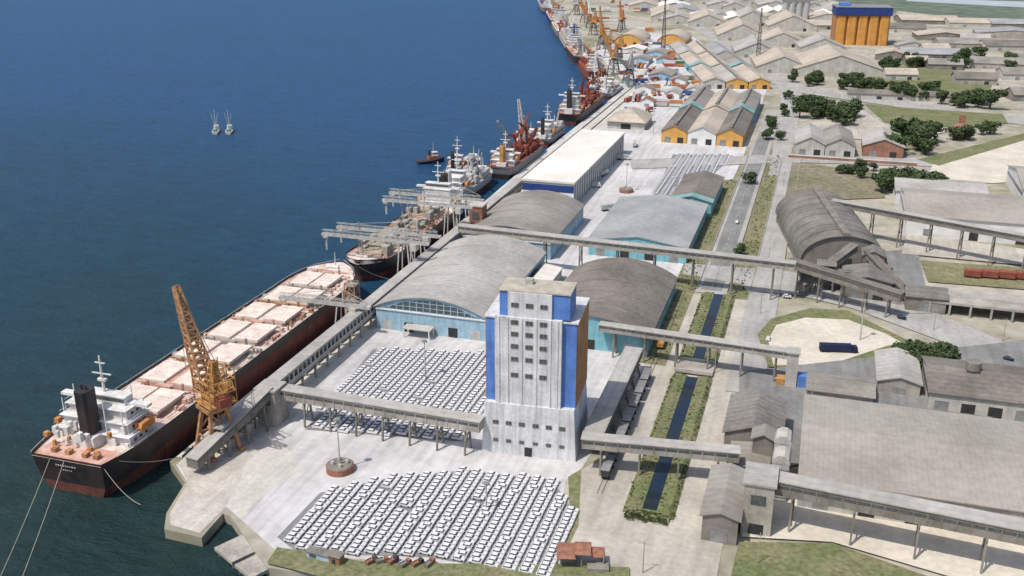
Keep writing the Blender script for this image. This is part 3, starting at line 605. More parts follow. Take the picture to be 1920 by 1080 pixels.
for px,py,a,lb in((1105,352,20,'white truck parked by the long white flat roofed warehouse'),(1130,330,80,'second white truck by the long white flat roofed warehouse'),(1165,300,15,'white truck in the yard before the hipped shed'),(1190,275,100,'white truck further up the yard by the orange fronts'),(1140,395,40,'white truck beside the darker arched warehouse'),(1420,960,80,'white truck by the loading shed at bottom right')):
    p=P(px,py);truck(lb,p.x,p.y,R(a),M['white'],M['lgrey'],9)
TP=[]
for i,(cn_,m1,m2) in enumerate((('red','rust','cred'),('blue','white','cblue'),('white','white','lgrey'),('orange','corange','corange'))):
    TP.append((cn_,truck('%s lorry among the clutter behind the far quay'%cn_,-170+i*6,905+i*14,R(80+i*5),M[m1],M[m2],9,grp='%s lorries behind the far quay'%cn_)))
yp=[v2(P(*q)) for q in [(1165,210),(1240,215),(1330,160),(1250,90),(1150,70),(1120,95),(1180,150)]]
for i in range(46):
    for _ in range(30):
        x=random.uniform(-420,-90);y=random.uniform(820,1500)
        if inside(x,y,yp): break
    dup(random.choice(TP)[1],(x,y,.9),R(random.uniform(0,180)))
p=P(1565,662);truck('near black lorry parked on the round sandy lot',p.x,p.y,R(12),M['navy'],M['navy'],12)
for i in range(6):
    p=P(690+i*22+random.uniform(-5,5),1062+random.uniform(-4,4));truck('small dark rusty truck parked at the bottom edge of the front lot',p.x,p.y,R(random.uniform(30,95)),M['brick'] if i%2 else M['dgrey'],M['concd'] if i%2 else M['brick'],4,grp='trucks parked along the bottom edge',open_=True,sc_=.55)
for i,(px,py,a,mm,cl) in enumerate([(1890,678,-25,'navy','dark blue car on the diagonal road at the right edge'),(1690,600,-25,'navy','dark car on the diagonal road below the hangar'),(1475,560,0,'car','white car on the diagonal road by the gallery'),(1440,640,85,'car','white car beside the sandy lot'),(1382,420,85,'car','white car on the road right of the turquoise warehouse'),(1462,395,85,'navy','dark car on the parallel road left of the hangar')]):
    p=P(px,py);o=dup(proto,(p.x,p.y,.8),R(a),cl)
    if 'group' in o: del o['group']
    if mm!='car':
        for ch in o.children:
            if ch.name.startswith('body'):
                me=ch.data.copy();me.materials[0]=M[mm];ch.data=me
for i in range(4):
    p=P(1822+i*32,522+i*1.5);t=thing('freight_wagon','rust red freight wagon on the siding at the right edge','wagon',(p.x,p.y,.4),R(-4),'rust red wagons on the siding')
    MB().box(-3.6,3.6,-1.4,1.4,1,3.8).build('body',M['rust'],t);MB().extr([(-1.4,3.81),(1.4,3.81),(.8,4.3),(-.8,4.3)],'x',-3.6,3.6).build('roof',M['rust'],t)
    for x in(-2.4,2.4): MB().tube((x,-1.2,.5),(x,1.2,.5),.45,.45,8).build('wheelset',M['tyre'],t)
for i in range(7):
    t=thing('hopper_wagon','dark hopper wagon standing under the loading gallery beside the silo','wagon',(-50.5,262+i*11,.4),PI/2,'dark wagons beside the silo')
    MB().frus(-4.2,4.2,-.9,.9,1,-4.9,4.9,-1.4,1.4,3.6).build('body',M['dgrey'],t)
    MB().box(-4.9,4.9,-1.4,1.4,3.61,3.8).build('lid',M['grey'],t)
    for x in(-3.4,3.4): MB().tube((x,-1.2,.5),(x,1.2,.5),.45,.45,8).build('wheelset',M['tyre'],t)
b=MB();x=-50.5;b.box(x-.75,x-.65,250,420,.42,.6);b.box(x+.65,x+.75,250,420,.42,.6);struct('railway_track',b,M['concd'])
# ------------------------------------------------------------------ ships
def outline(s,b_,fine=.84):
    if s<.1: return b_*(.80+.20*math.sin(PI/2*s/.1))
    if s<fine: return b_
    u=(s-fine)/(1-fine);return b_*max(0.02,(1-u**2.4))**.7
def ship(label,x,y,rz,L,B,dz,mh,ms,md,mh2,nh,hcol,accL=20,accH=17,fun='hull',cr=0,cat='cargo ship',grp=None,redtop=.5,name='bulk_carrier',detail=True,crm='ysteel',aft=8,funx=6,trim=0,cargo=None,fwid=None):
    t=thing(name,label,cat,(x,y,-3),rz,grp);D=dz+3
    st=[i/26 for i in range(27)];b=MB();rows=[]
    lev=[(-1.,.0,.90,5),(redtop+3,1,.97,3),(D-.0,2,1.,0)]
    for s in st:
        row=[]
        yy=-L/2+L*s
        for z,k,f,rk in lev:
            hw=outline(s,B/2,.84 if k==2 else .78)*(f if s>.15 else f-(1-f)*2*(1-s/.15))
            u=max(0,(s-.8)/.2);st0=max(0,(.08-s)/.08)
            sheer=(2.2*u*u) if k==2 else (trim*min(1,s/.3) if k==1 else 0)
            row.append((hw,yy-rk*u*.8+st0*rk*.5,z+sheer))
        rows.append(row)
    vs=[];
    for row in rows: vs+=[(-r[0],r[1],r[2]) for r in row]+[(r[0],r[1],r[2]) for r in row]
    fs=[];ms_=[]
    for i in range(26):
        o=i*6;p=o+6
        for k in(0,1):
            fs.append((o+k,o+k+1,p+k+1,p+k));ms_.append(1 if k==0 else 0);fs.append((o+3+k,p+3+k,p+4+k,o+4+k));ms_.append(1 if k==0 else 0)
    fs.append((0,3,4,1));ms_.append(1);fs.append((1,4,5,2));ms_.append(0);o=26*6
    fs.append((o,o+1,o+4,o+3));ms_.append(1);fs.append((o+1,o+2,o+5,o+4));ms_.append(0)
    b.v=vs;b.f=fs;b.m=ms_;b.build('hull',[M[mh],M[mh2]],t)
    dv=[];df=[]
    for i,row in enumerate(rows):
        h,yy,z=row[2];dv+=[(-h*.985,yy,z-.9),(h*.985,yy,z-.9)]
    for i in range(26): df.append((i*2,i*2+1,i*2+3,i*2+2))
    MB().add(dv,df).build('deck',M[md],t)
    D0=D-.9
    y0=-L/2+aft*L/180;y1=y0+accL;hb=B/2
    b=MB();n=max(2,int(accH/2.8));lh=accH/n
    for k in range(n):
        sh=k*1.3;ya_=y0+accL*(.3+.1*k)
        if hb-2.5-sh<1.5: sh=hb-4
        b.box(-hb+2.5+sh,hb-2.5-sh,ya_,y1-k*.4,D0+k*lh,D0+(k+1)*lh-.25)
        b.box(-hb+1.8+sh,hb-1.8-sh,ya_-1.2,y1-k*.4+.5,D0+(k+1)*lh-.24,D0+(k+1)*lh)
        for sx in(-1,1):
            for yy in(ya_-1,y1-k*.4+.3): b.bar((sx*(hb-1.9-sh),yy,D0+k*lh),(sx*(hb-1.9-sh),yy,D0+(k+1)*lh),.18)
            b.bar((sx*(hb-1.9-sh),ya_-1,D0+(k+1)*lh+1),(sx*(hb-1.9-sh),y1-k*.4+.3,D0+(k+1)*lh+1),.1)
    b.build('accommodation_block',M[ms],t)
    wr=min(hb-3,max(3,hb*.55))
    b=MB();b.box(-wr,wr,y1-6,y1-2.3,D0+accH,D0+accH+2.6);b.box(-hb-.3,hb+.3,y1-5.,y1-2.6,D0+accH,D0+accH+.9);b.box(-wr-.4,wr+.4,y1-6.3,y1-2,D0+accH+2.61,D0+accH+2.9);br=b.build('bridge',M[ms],t)
    MB().box(-wr+.1,wr-.1,y1-2.29,y1-2.2,D0+accH+1.1,D0+accH+2.1).build('window_band',M['glass'],br)
    MB().box(-wr+.1,wr-.1,y1-6.1,y1-6.01,D0+accH+1.1,D0+accH+2.1).build('window_band',M['glass'],br)
    rr=random.Random(int(L*7+B))
    if detail:
        for k in range(n):
            for i in range(3):
                yy=y0+accL*(.42+.1*k)+i*2.6
                if yy<y1-2-k*.4: MB().box(hb-2.5-k*1.3,hb-2.42-k*1.3,yy,yy+1.2,D0+k*lh+1.,D0+k*lh+1.9).build('window',M['glass'],t)
        e=MB()
        for i in range(34):
            xx=rr.uniform(-hb+3,hb-3);yy=rr.uniform(y0-3,y1);zz=D0+rr.choice([0,0,lh,2*lh]);s=rr.uniform(.3,.8)
            e.box(xx-s,xx+s,yy-s,yy+s,zz,zz+rr.uniform(1,3))
        for i in range(6):
            xx=rr.uniform(-hb+3,hb-3);yy=rr.uniform(y0,y1);e.bar((xx,yy,D0),(xx,yy,D0+accH+rr.uniform(0,6)),.25)
        e.build('deck_fittings',M['shipw'],t)
        e=MB()
        for i in range(16):
            xx=rr.uniform(-hb+2,hb-2);yy=rr.uniform(y0-3,y1+2);zz=D0+rr.choice([0,lh,2*lh]);s=rr.uniform(.3,.8)
            e.box(xx-s,xx+s,yy-s,yy+s,zz,zz+rr.uniform(1,2.6))
        e.build('red_fittings',M['corange'],t)
    fw=fwid or min(5,B*.17)
    f=MB();f.extr([(-fw/2,y0+1.8),(-fw/3,y0+1),(fw/3,y0+1),(fw/2,y0+1.8),(fw/2,y0+fw+1.4),(fw/3,y0+fw+2.2),(-fw/3,y0+fw+2.2),(-fw/2,y0+fw+1.4)],'z',D0,D0+accH+funx)
    for k in(-.8,.8): f.tube((k,y0+fw*.5+1.5,D0+accH+funx),(k,y0+fw*.5+1.5,D0+accH+funx+1.6),.4,.4,8)
    f.build('funnel',M[fun],t)
    MB().box(-fw/2-1.5,fw/2+1.5,y0,y0+fw+4,D0,D0+accH*.35).build('engine_casing',M[ms],t)
    m_=MB();m_.tube((0,y1-4,D0+accH+3),(0,y1-4,D0+accH+15),.5,.25,6);m_.bar((-3.4,y1-4,D0+accH+9),(3.4,y1-4,D0+accH+9),.35);m_.bar((-1.8,y1-4,D0+accH+12.6),(1.8,y1-4,D0+accH+12.6),.35);m_.box(-1.4,1.4,y1-4.6,y1-3.4,D0+accH+6.6,D0+accH+7.4)
    m_.build('radar_mast',M['shipw'],t)
    for s in(-1,1):
        m2=MB().extr([(-3,0),(3,0),(3.6,1.2),(2.6,2.4),(-2.6,2.4),(-3.3,1.2)],'x',-1,1).build('lifeboat',M['corange'],t);m2.location=(s*(hb-2),y0+accL*.75,D0+3.2)
    ya=y1+4;yb=L/2-L*.08;hl=(yb-ya)/max(1,nh)
    for i in range(nh):
        c0=ya+i*hl+hl*.13;c1=ya+(i+1)*hl-hl*.13;hw=B*.3
        if i==nh-1: hw*=.85
        h=MB();h.box(-hw,hw,c0,c1,D0,D0+1.8)
        h.build('hatch_coaming',M['deckred' if (detail and i<2) else md],t)
        h=MB();of=(rr.uniform(0,1.6) if detail else 0)
        h.box(-hw-.5-of,-.06-of,c0-.4,c1+.4,D0+1.81,D0+2.7);h.box(.06+of,hw+.5+of,c0-.4,c1+.4,D0+1.81,D0+2.7)
        for sx in(-1,1):
            for k in range(4): h.box(min(sx*of,sx*(hw+.5+of)),max(sx*of,sx*(hw+.5+of)),c0+(k+.5)*(c1-c0)/4-.1,c0+(k+.5)*(c1-c0)/4+.1,D0+2.7,D0+2.9)
        h.build('hatch_cover',M[hcol],t)
        e=MB();yy=c1+hl*.13
        if L>100:
            e.box(-3,3,yy-1,yy+1,D0,D0+2.6);e.box(-hw,-hw+2,yy-1,yy+1,D0,D0+1.9);e.tube((hw-2,yy,D0),(hw-2,yy,D0+4),.6);e.tube((-hw+3,yy,D0),(-hw+3,yy,D0+3.4),.5);e.bar((-hw-2,yy,D0+2.6),(hw+2,yy,D0+2.6),.35)
            for j in range(18):
                sx=rr.choice([-1,1]);xx=sx*rr.uniform(hw+2.2,hb*.93-.8 if i<nh-1 else hw+2.4);y2=rr.uniform(c0,c1+hl*.2);s=rr.uniform(.2,.7);e.box(xx-s,xx+s,y2-s*1.6,y2+s*1.6,D0,D0+rr.uniform(.6,2))
            e.bar((hb*.86,c0,D0+.9),(hb*.86,c1,D0+.9),.25);e.bar((-hb*.86,c0,D0+.9),(-hb*.86,c1,D0+.9),.25)
            e.build('deck_machinery',M[('deckred','rsteel','conc')[i%3]],t)
    if cargo:
        e=MB()
        for j in range(46):
            xx=rr.uniform(-hb*.7,hb*.7);y2=rr.uniform(ya,yb-4);s=rr.uniform(.6,1.6);e.box(xx-s,xx+s,y2-s*2,y2+s*2,D0+.5,D0+rr.uniform(3,6.5))
        for j in range(4):
            y2=rr.uniform(ya,yb);xx=rr.uniform(-3,3);e.bar((xx,y2,D0),(xx+rr.uniform(-4,4),y2+rr.uniform(-4,4),D0+rr.uniform(12,20)),.5)
        e.build('deck_cargo',M[cargo],t)
    for i in range(cr):
        yy=ya+(i+1)*(yb-ya)/(cr+1);m_=MB();up=rr.uniform(3,16);m_.tube((0,yy,D0),(0,yy,D0+13),1.2,1.,10);m_.box(-1.6,1.6,yy-1.6,yy+1.6,D0+13,D0+16);m_.lattice((0,yy+1,D0+13.5),(rr.uniform(-.4,.6)*B,yy+rr.uniform(14,20)*(1 if i%2 else -1),D0+13+up),1.4,.7,7,.3);m_.build('deck_crane',M[crm],t)
    fo=MB();s0=.935;pts=[]
    for i in range(8):
        s=s0+(1-s0)*i/7;pts.append((outline(s,B/2)*.93,-L/2+L*s-.6*i/7))
    poly=[(a,b_) for a,b_ in pts]+[(-a,b_) for a,b_ in pts[::-1]]
    fo.extr(poly,'z',D0+.5,D0+2.4);fo.build('forecastle',M[md],t)
    w=MB();w.tube((-3,L/2-L*.05,D0+3),(3,L/2-L*.05,D0+3),.9,.9,8);w.tube((0,L/2-L*.035,D0+2.4),(0,L/2-L*.035,D0+9),.3,.15,6);w.build('foremast',M[ms],t)
    if detail:
        MB().box(-hb+3,hb-3,-L/2+1,y0+1,D0+.01,D0+.08).build('stern_deck',M['deckred'],t)
        for xx in(-7,-2,4,8): MB().box(xx-.8,xx+.8,-L/2+3,-L/2+5,D0+.1,D0+1.4).build('winch',M['rsteel'],t)
        r=MB()
        for i in range(0,26):
            for s in(-1,1):
                a=rows[i][2];c_=rows[i+1][2];r.bar((s*a[0]*.99,a[1],a[2]+.5),(s*c_[0]*.99,c_[1],c_[2]+.5),.1)
                r.bar((s*a[0]*.99,a[1],a[2]),(s*a[0]*.99,a[1],a[2]+.5),.1)
        r.build('railing',M[ms],t)
        k=MB();r3=random.Random(3);xx=-4
        for i in range(9):
            w_=r3.uniform(.4,.7);k.box(xx,xx+w_,-L/2-.03,-L/2+.0,D-2.9,D-2.4);xx+=w_+.3
        xx=-1.6
        for i in range(5): k.box(xx,xx+.4,-L/2-.03,-L/2,D-4.2,D-3.8);xx+=.7
        k.build('stern_name',M['lgrey'],t)
    return t
ship('large black and red hulled bulk carrier with cream hatches moored at the near quay',-202,298,0,182,31,10,'hull','shipw','deck','hullred',7,'hatch',16,10.5,redtop=.6,trim=5.6,aft=8,funx=7.5,fwid=4.4)
ship('black hulled bulk carrier with tan hatches, second from the near end',-200,462,PI,124,25,7,'hull','shipw','deck','hullred',4,'hatchy',16,11,detail=False,name='bulk_carrier',cargo='conc')
ship('grey and white cargo ship moored beyond the tan hatched carrier',-206,568,0,72,18,5,'lgrey','shipw','lgrey','hullred',2,'hatch',22,9,fun='shipw',cr=1,detail=False,name='cargo_ship',crm='lgrey',cargo='lgrey')
ship('white offshore vessel with black funnel double banked by the quay',-226,618,0,48,13,3,'lgrey','shipw','lgrey','hullred',1,'lgrey',16,7,fun='hull',detail=False,name='offshore_vessel')
ship('red decked supply vessel under the tall lattice mast',-197,650,0,84,20,6,'grey','shipw','rust','hull',2,'rust',14,7,fun='ysteel',cr=3,detail=False,name='supply_vessel',crm='rust',cargo='rust')
ship('small grey white vessel moored beyond the red decked one',-197,735,0,52,15,4,'grey','shipw','lgrey','hullred',1,'lgrey',20,9,detail=False,name='coastal_vessel',cargo='lgrey')
ship('narrow white workboat lying outside the small grey white vessel',-213,722,0,34,9,2.4,'shipw','shipw','lgrey','hull',1,'lgrey',12,5,fun='shipw',detail=False,name='workboat')
ship('white bridged cargo ship with red deck cargo at the distant quay bend',-199,850,0,110,22,7,'hull','shipw','rust','hullred',3,'rust',16,13,cr=2,detail=False,name='cargo_ship',crm='rust',cargo='rust')
ship('small white vessel tucked against the quay at the bend',-196,955,0,60,16,4,'lgrey','shipw','lgrey','hullred',1,'lgrey',24,9,fun='shipw',detail=False,name='coastal_vessel')
ship('pale cargo boat outside the small white vessel at the bend',-216,985,0,46,12,3,'shipw','shipw','deck','hullred',1,'hatch',14,7,fun='hull',detail=False,name='coastal_vessel',cr=1)
d1=P(1093,90)-P(1150,150);a1=math.atan2(-d1.x,d1.y)
d2=P(1032,5)-P(1093,90);a2=math.atan2(-d2.x,d2.y)
n1=Vector((-d1.y,d1.x,0)).normalized();n2=Vector((-d2.y,d2.x,0)).normalized()
for base,nn,a,L,lb,mh,md,hc,fu,crn,cm_,cg,B in((P(1138,136),n1,a1,90,'red hulled ship by the yellow cranes at the far quay','rust','rust','rust','shipw',2,'ysteel','rust',22),(P(1113,108),n1,a1+PI,130,'dark hulled ship with cargo cranes past the quay bend','hull','deckred','hatch','hull',3,'lgrey','concd',24),(P(1094,80),n2,a2,150,'grey hulled ship beyond the quay bend','lgrey','lgrey','lgrey','dblue',4,'shipw','lgrey',26),(P(1078,60),n2,a2+PI,165,'white decked ship at the far quay','grey','hatch','shipw','corange',2,'lgrey','rust',28),(P(1062,38),n2,a2,180,'blue grey ship one berth short of the farthest','dblue','deck','hatchy','hull',4,'ysteel','cred',27),(P(1043,14),n2,a2,200,'farthest ship at the top of the quay','grey','lgrey','cred','shipw',3,'shipw','cblue',30)):
    q=base+nn*17;ship(lb,q.x,q.y,a,L,B,8,mh,'shipw',md,'hullred',4,hc,18,13 if L<140 else 17,fun=fu,cr=crn,detail=False,name='cargo_ship',crm=cm_,cargo=cg)
t=thing('derrick_mast','tall grey lattice derrick mast rising over the red decked vessel','mast',(-197,668,3))
m_=MB();m_.lattice((0,0,0),(-6,4,36),4,1.4,10,.5);m_.build('lattice_mast',M['lgrey'],t);MB().lattice((3,-6,2),(14,-20,22),2,1,7,.35).build('boom',M['rust'],t);MB().lattice((-4,-12,2),(-12,-26,26),2,1,7,.35).build('side_boom',M['lgrey'],t)
def fishing(label,x,y,rz,grp=None):
    t=thing('fishing_boat',label,'boat',(x,y,-3),rz,grp)
    b=MB();L=19;sec=[]
    for i in range(9):
        s=i/8;hw=2.8*math.sin(PI*min(1,.25+s*.75))**.6 if s<1 else .1;hw=max(.1,hw);sec.append((hw,-L/2+L*s,1.9+1.8*s*s))
    vs=[]
    for hw,yy,z in sec: vs+=[(-hw*.7,yy,-.5),(-hw,yy,z),(hw,yy,z),(hw*.7,yy,-.5)]
    fs=[]
    for i in range(8):
        o=i*4;fs+=[(o,o+1,o+5,o+4),(o+1,o+2,o+6,o+5),(o+2,o+3,o+7,o+6)]
    fs+=[(0,3,2,1),(32,33,34,35)];b.add(vs,fs);b.build('hull',M['lgrey'],t)
    MB().box(-1.8,1.8,-1,4,1.9,5.4).build('wheelhouse',M['shipw'],t);MB().box(-1.5,1.5,4.01,4.06,3.9,4.9).build('window',M['glass'],t)
    MB().tube((0,-1.5,1.6),(0,-1.5,18),.32,.15).build('mast',M['shipw'],t)
    for s in(-1,1): MB().bar((0,-1.5,3),(s*2.6,-2.5,16),.25).build('outrigger',M['shipw'],t)
    MB().box(-1.6,1.6,-7.5,-2.6,1.6,2.9).build('net_deck',M['cgreen'],t);return t
for px,lb in((406,'left of the two small white fishing boats with tall masts'),(431,'right of the two small white fishing boats with tall masts')):
    p=P(px,248,-3);fishing(lb,p.x,p.y,R(25))
def tug(label,x,y,rz,L=26):
    t=thing('tugboat',label,'boat',(x,y,-3),rz)
    b=MB();vs=[];n=10
    for i in range(n+1):
        s=i/n;hw=max(.2,4*(math.sin(PI*(.22+.78*s))**.5 if s<1 else .05));z=2+1.4*s*s;yy=-L/2+L*s;vs+=[(-hw*.8,yy,-.5),(-hw,yy,z),(hw,yy,z),(hw*.8,yy,-.5)]
    fs=[]
    for i in range(n):
        o=i*4;fs+=[(o,o+1,o+5,o+4),(o+1,o+2,o+6,o+5),(o+2,o+3,o+7,o+6)]
    fs+=[(0,3,2,1),(4*n,4*n+1,4*n+2,4*n+3)];b.add(vs,fs);b.build('hull',M['hull'],t)
    MB().box(-2.4,2.4,-2,6,2.3,5).build('deckhouse',M['brick'],t);w=MB().box(-1.8,1.8,1,5,5.01,7.6).build('wheelhouse',M['shipw'],t);MB().box(-1.82,1.82,.98,5.02,6.2,7).build('window_band',M['glass'],w)
    MB().tube((0,-1,5),(0,-1,9),.9,.8,10).build('funnel',M['hull'],t);MB().tube((0,2,7.6),(0,2,14),.2,.1).build('mast',M['shipw'],t);return t
p=P(808,305,-3);tug('small dark tug with red brown deckhouse alone off the quay',p.x,p.y,R(-50),20)
def rope(p,q,sag,label):
    p=Vector(p);q=Vector(q);b=MB();pr=None
    for i in range(13):
        u=i/12;c_=p.lerp(q,u);c_.z-=sag*4*u*(1-u)
        if pr: b.tube(pr,c_,.09,.09,5)
        pr=c_
    tag(b.build('mooring_rope',M['rope']),label,'rope')
rope((-190,208,9),(-176,205,.4),2,'mooring rope from the ship stern to the quay corner')
rope((-208,207.5,9),(-183,150,-2.8),1,'left mooring rope running down from the stern')
rope((-203,207.5,9),(-176,150,-2.8),1,'right mooring rope running down from the stern')
rope((-187,212,9),(-181,232,.4),1,'short mooring rope from the ship side to the quay')
rope((-192,386,11),(-182,402,.4),1,'mooring rope from the near ship bow to the quay')
# ------------------------------------------------------------------ cranes
def crane(label,x,y,rz,tip,m='ysteel',ml='concd',grp=None,sc_=1,bw=3.2,br=.32,boomm=None,heavy=False):
    t=thing('portal_crane',label,'crane',(x,y,0),rz,grp);t.scale=(sc_,)*3
    for sx in(-1,1):
        for sy in(-1,1):
            MB().bar((sx*5,sy*5,0),(sx*2.6,sy*2.6,15),1.1).box(sx*5-.9,sx*5+.9,sy*5-1.4,sy*5+1.4,0,1.2).build('leg',M[ml],t)
    b=MB();b.box(-4,4,-4,4,15,16.2)
    for s in(-1,1):
        b.bar((-4.2,s*4.2,6),(4.2,s*4.2,6),.6);b.bar((s*4.2,-4.2,6),(s*4.2,4.2,6),.5)
        b.bar((-4.2,s*4.2,6),(2.8,s*2.8,14.5),.4);b.bar((4.2,s*4.2,6),(-2.8,s*2.8,14.5),.4)
    b.build('portal_frame',M[ml],t)
    MB().tube((0,0,16.2),(0,0,18),2.6,2.4,14).build('slewing_ring',M['dgrey'],t)
    b=MB();b.box(-2.4,2.4,-5.5,2.6,18,21.6);b.box(-4,4,-6.5,3.5,18,18.3)
    for sx in(-1,1):
        b.bar((sx*4,-6.5,19.4),(sx*4,3.5,19.4),.15);b.bar((sx*4,-6.5,18),(sx*4,-6.5,19.4),.15);b.bar((sx*4,3.5,18),(sx*4,3.5,19.4),.15)
    b.build('machinery_house',M[m],t)
    c_=MB().box(-1.2,1.2,2.7,4.8,18.6,21).build('cabin',M[m],t);MB().box(-1,1,4.81,4.88,19.2,20.6).build('window',M['glass'],c_)
    b=MB();b.lattice((0,-2,21.6),(0,-3,32),4,1.4,5,.4)
    for sx in(-2.4,2.4): b.bar((sx,2.4,21.6),(0,-3,32),.4);b.bar((sx,-5.4,21.6),(0,-3,32),.4);b.bar((sx,-1.4,26),(sx*.4,1.4,24),.3)
    if heavy:
        for z in(18,22,26):
            b.box(-4.6,4.6,-7,-6.7,z,z+.3);b.box(-4.6,-4.3,-7,3,z,z+.3);b.box(4.3,4.6,-7,3,z,z+.3)
            for sx in(-4.5,4.5):
                for yy in(-7,-2,3): b.bar((sx,yy,z),(sx,yy,z+4),.25)
            b.bar((-4.5,-7,z),(-4.5,3,z+4),.2);b.bar((4.5,3,z),(4.5,-7,z+4),.2)
        b.lattice((0,-6,24),(0,-12,27),2.6,2,3,.3)
    b.build('a_frame',M[m],t)
    b=MB();b.lattice((0,2.5,20.5),tip,bw,1.4,14,br);b.build('boom',M[boomm or m],t)
    b=MB();b.bar((-.6,-3,32),tip,.15);b.bar((.6,-3,32),tip,.15);b.bar(tip,(tip[0],tip[1]+.2,24),.12);b.build('hoist_cable',M['dgrey'],t)
    MB().box(-2,2,-8.4,-5.6,18.2,21).build('counterweight',M['rust'],t)
    return t
crane('rusty yellow lattice portal crane at the stern of the near bulk carrier',-172.5,240,R(62),(0,16,51.5),ml='rsteel',bw=5.6,br=.62,boomm='rsteel',heavy=True)
for i,(px,py,a,lb,mm,tp) in enumerate([(1150,140,60,'yellow portal crane nearest the quay bend','ysteel',(0,20,46)),(1160,118,110,'second yellow portal crane beyond the quay bend','ysteel',(0,27,38)),(1128,92,30,'third yellow portal crane by the far ships','ysteel',(0,12,52)),(1112,66,80,'orange portal crane on the far quay','corange',(0,22,42)),(1178,162,150,'grey portal crane by the coloured containers','lgrey',(0,24,34)),(1140,108,100,'short armed yellow portal crane between the quay bend and the domed stores','ysteel',(0,10,44)),(1096,42,60,'small orange crane near the top of the far quay','corange',(0,16,46)),(1105,52,20,'white portal crane near the top of the far quay','white',(0,24,44)),(1080,28,75,'grey portal crane close to the farthest ship','lgrey',(0,18,50)),(1165,60,40,'orange yard crane beside the first domed store','corange',(0,8,44))]):
    p=P(px,py);crane(lb,p.x,p.y,R(a),tp,m=mm,bw=3.2,br=.42)
for px,py,lb in((1243,95,'tall dark lattice mast in the far yard, left one'),(1420,120,'tall lattice mast near the far gable stores')):
    p=P(px,py);t=thing('lattice_mast',lb,'mast',(p.x,p.y,0));MB().lattice((0,0,0),(0,0,62),5,1,14,.45).build('mast_frame',M['dgrey'],t);MB().box(-3,3,-3,3,0,.8).build('footing',M['conc'],t)
def loader(label,y,z=20,x0=-218):
    t=thing('ship_loader',label,'ship loader',(-176,y,0))
    for sx in(-1,1):
        for sy in(-1,1): MB().bar((sx*3.4,sy*3.,0),(sx*2,sy*2.,z),.5).build('leg',M['lgrey'],t)
    b=MB();dx=x0+176;b.box(dx,12,-.9,.9,z,z+1.1);b.lattice((dx,0,z+2.),(10,0,z+2.),1.6,1.6,18,.14);b.build('boom',M['lgrey'],t)
    b=MB();b.tube((dx+2,0,z),(dx+2,0,z-7),.6,.5,8);b.box(dx+.8,dx+3.2,-1.2,1.2,z-1,z);b.build('loading_spout',M['lgrey'],t)
    b=MB();b.bar((0,0,z+1),(0,0,z+7),.5);b.bar((0,0,z+7),(dx*.8,0,z+3),.16);b.bar((0,0,z+7),(10,0,z+3),.16);b.build('tie_mast',M['lgrey'],t)
    MB().box(3,6,-1.8,1.8,z-3,z).build('operator_cabin',M['concw'],t)
loader('pale ship loader arm over the tan hatched carrier, nearest of four',402,19);loader('pale ship loader arm over the tan hatched carrier, second of four',417,18)
loader('pale ship loader arm near the white bridge, third of four',462,20,-214);loader('pale ship loader arm near the white bridge, fourth and furthest',480,19)
loader('ship loader arm reaching over the bow of the near carrier',338,12,-205)
t=thing('scaffold_tower','open steel scaffold tower between the quay gallery and the near ship bow','tower',(-179,352,0))
MB().lattice((0,0,0),(0,0,17),5,4.4,4,.35).build('frame',M['rsteel'],t)
for z in(5,10,16): MB().box(-2.6,2.6,-2.6,2.6,z,z+.25).build('platform',M['conc'],t)
# ------------------------------------------------------------------ high masts
def mast(label,px,py,h,base=True,cat='lamp mast'):
    p=P(px,py);t=thing('lamp_mast',label,cat,(p.x,p.y,.1))
    if base:
        o=MB().tube((0,0,0),(0,0,2.0),4.3,4.3,20).build('round_base',M['brick'],t);MB().tube((0,0,2.01),(0,0,2.3),4.,3.9,20).build('base_top',M['concd'],o)
        for a in range(4): MB().box(-.5,.5,-.3,.3,2.3,3.4).build('cabinet',M['concw'],t,(2.2*math.cos(a*1.57+.5),2.2*math.sin(a*1.57+.5),0))
    MB().tube((0,0,0),(0,0,h),.32,.16,8).build('pole',M['lgrey'],t);MB().tube((0,0,h-.6),(0,0,h-.3),1.,1.,10).build('lamp_ring',M['grey'],t)
    for a in range(4): MB().box(-.3,.3,-.2,.2,h-1.1,h-.61).build('lamp_head',M['lgrey'],t,(.9*math.cos(a*1.57),.9*math.sin(a*1.57),0))
mast('lamp mast on round red brown base in the white yard before the silo',638,882,18)
mast('lamp mast standing in the lot behind the near gallery',798,712,16,False)
mast('lamp mast on round red base in the far white yard',1174,360,18)
mast('lamp mast standing among the cars of the front lot',912,960,10,False)
mast('lamp mast beside the sandy lot',1612,640,18,False)
mast('lamp mast by the far yard warehouses',1225,250,20,False)
pole=None
for i,(px,py) in enumerate([(1205,1075),(1420,1060),(1400,760),(1425,590),(1440,500),(1455,420),(1468,350),(1340,700),(1520,760),(1880,640),(1750,620)]):
    p=P(px,py)
    if pole is None:
        pole=thing('utility_pole','plain concrete utility pole beside the roads','pole',(p.x,p.y,0),0,'utility poles along the roads')
        MB().tube((0,0,0),(0,0,10),.18,.12,7).build('post',M['conc'],pole);MB().bar((-1.3,0,9.2),(1.3,0,9.2),.16).build('crossarm',M['conc'],pole)
    else: dup(pole,(p.x,p.y,0),0)
p=P(1043,1072);t=thing('rough_shelter','rough red brown roofed shelter at the bottom edge near the track','shelter',(p.x,p.y,0),R(14))
for i,(a,b_,h) in enumerate(((0,5.,4.),(4.6,9.1,4.8),(9.0,12.6,3.7))): MB().frus(a,b_,0+i*.8,7-i*.5,h,a+.3,b_-.2,.4+i*.8,6.6-i*.5,h+.5).build('roof_panel',M['brick'],t)
for x in(.3,6.5,12.2):
    for y in(1.8,5.6): MB().box(x-.15,x+.15,y-.15,y+.15,0,3.9).build('post',M['concd'],t)
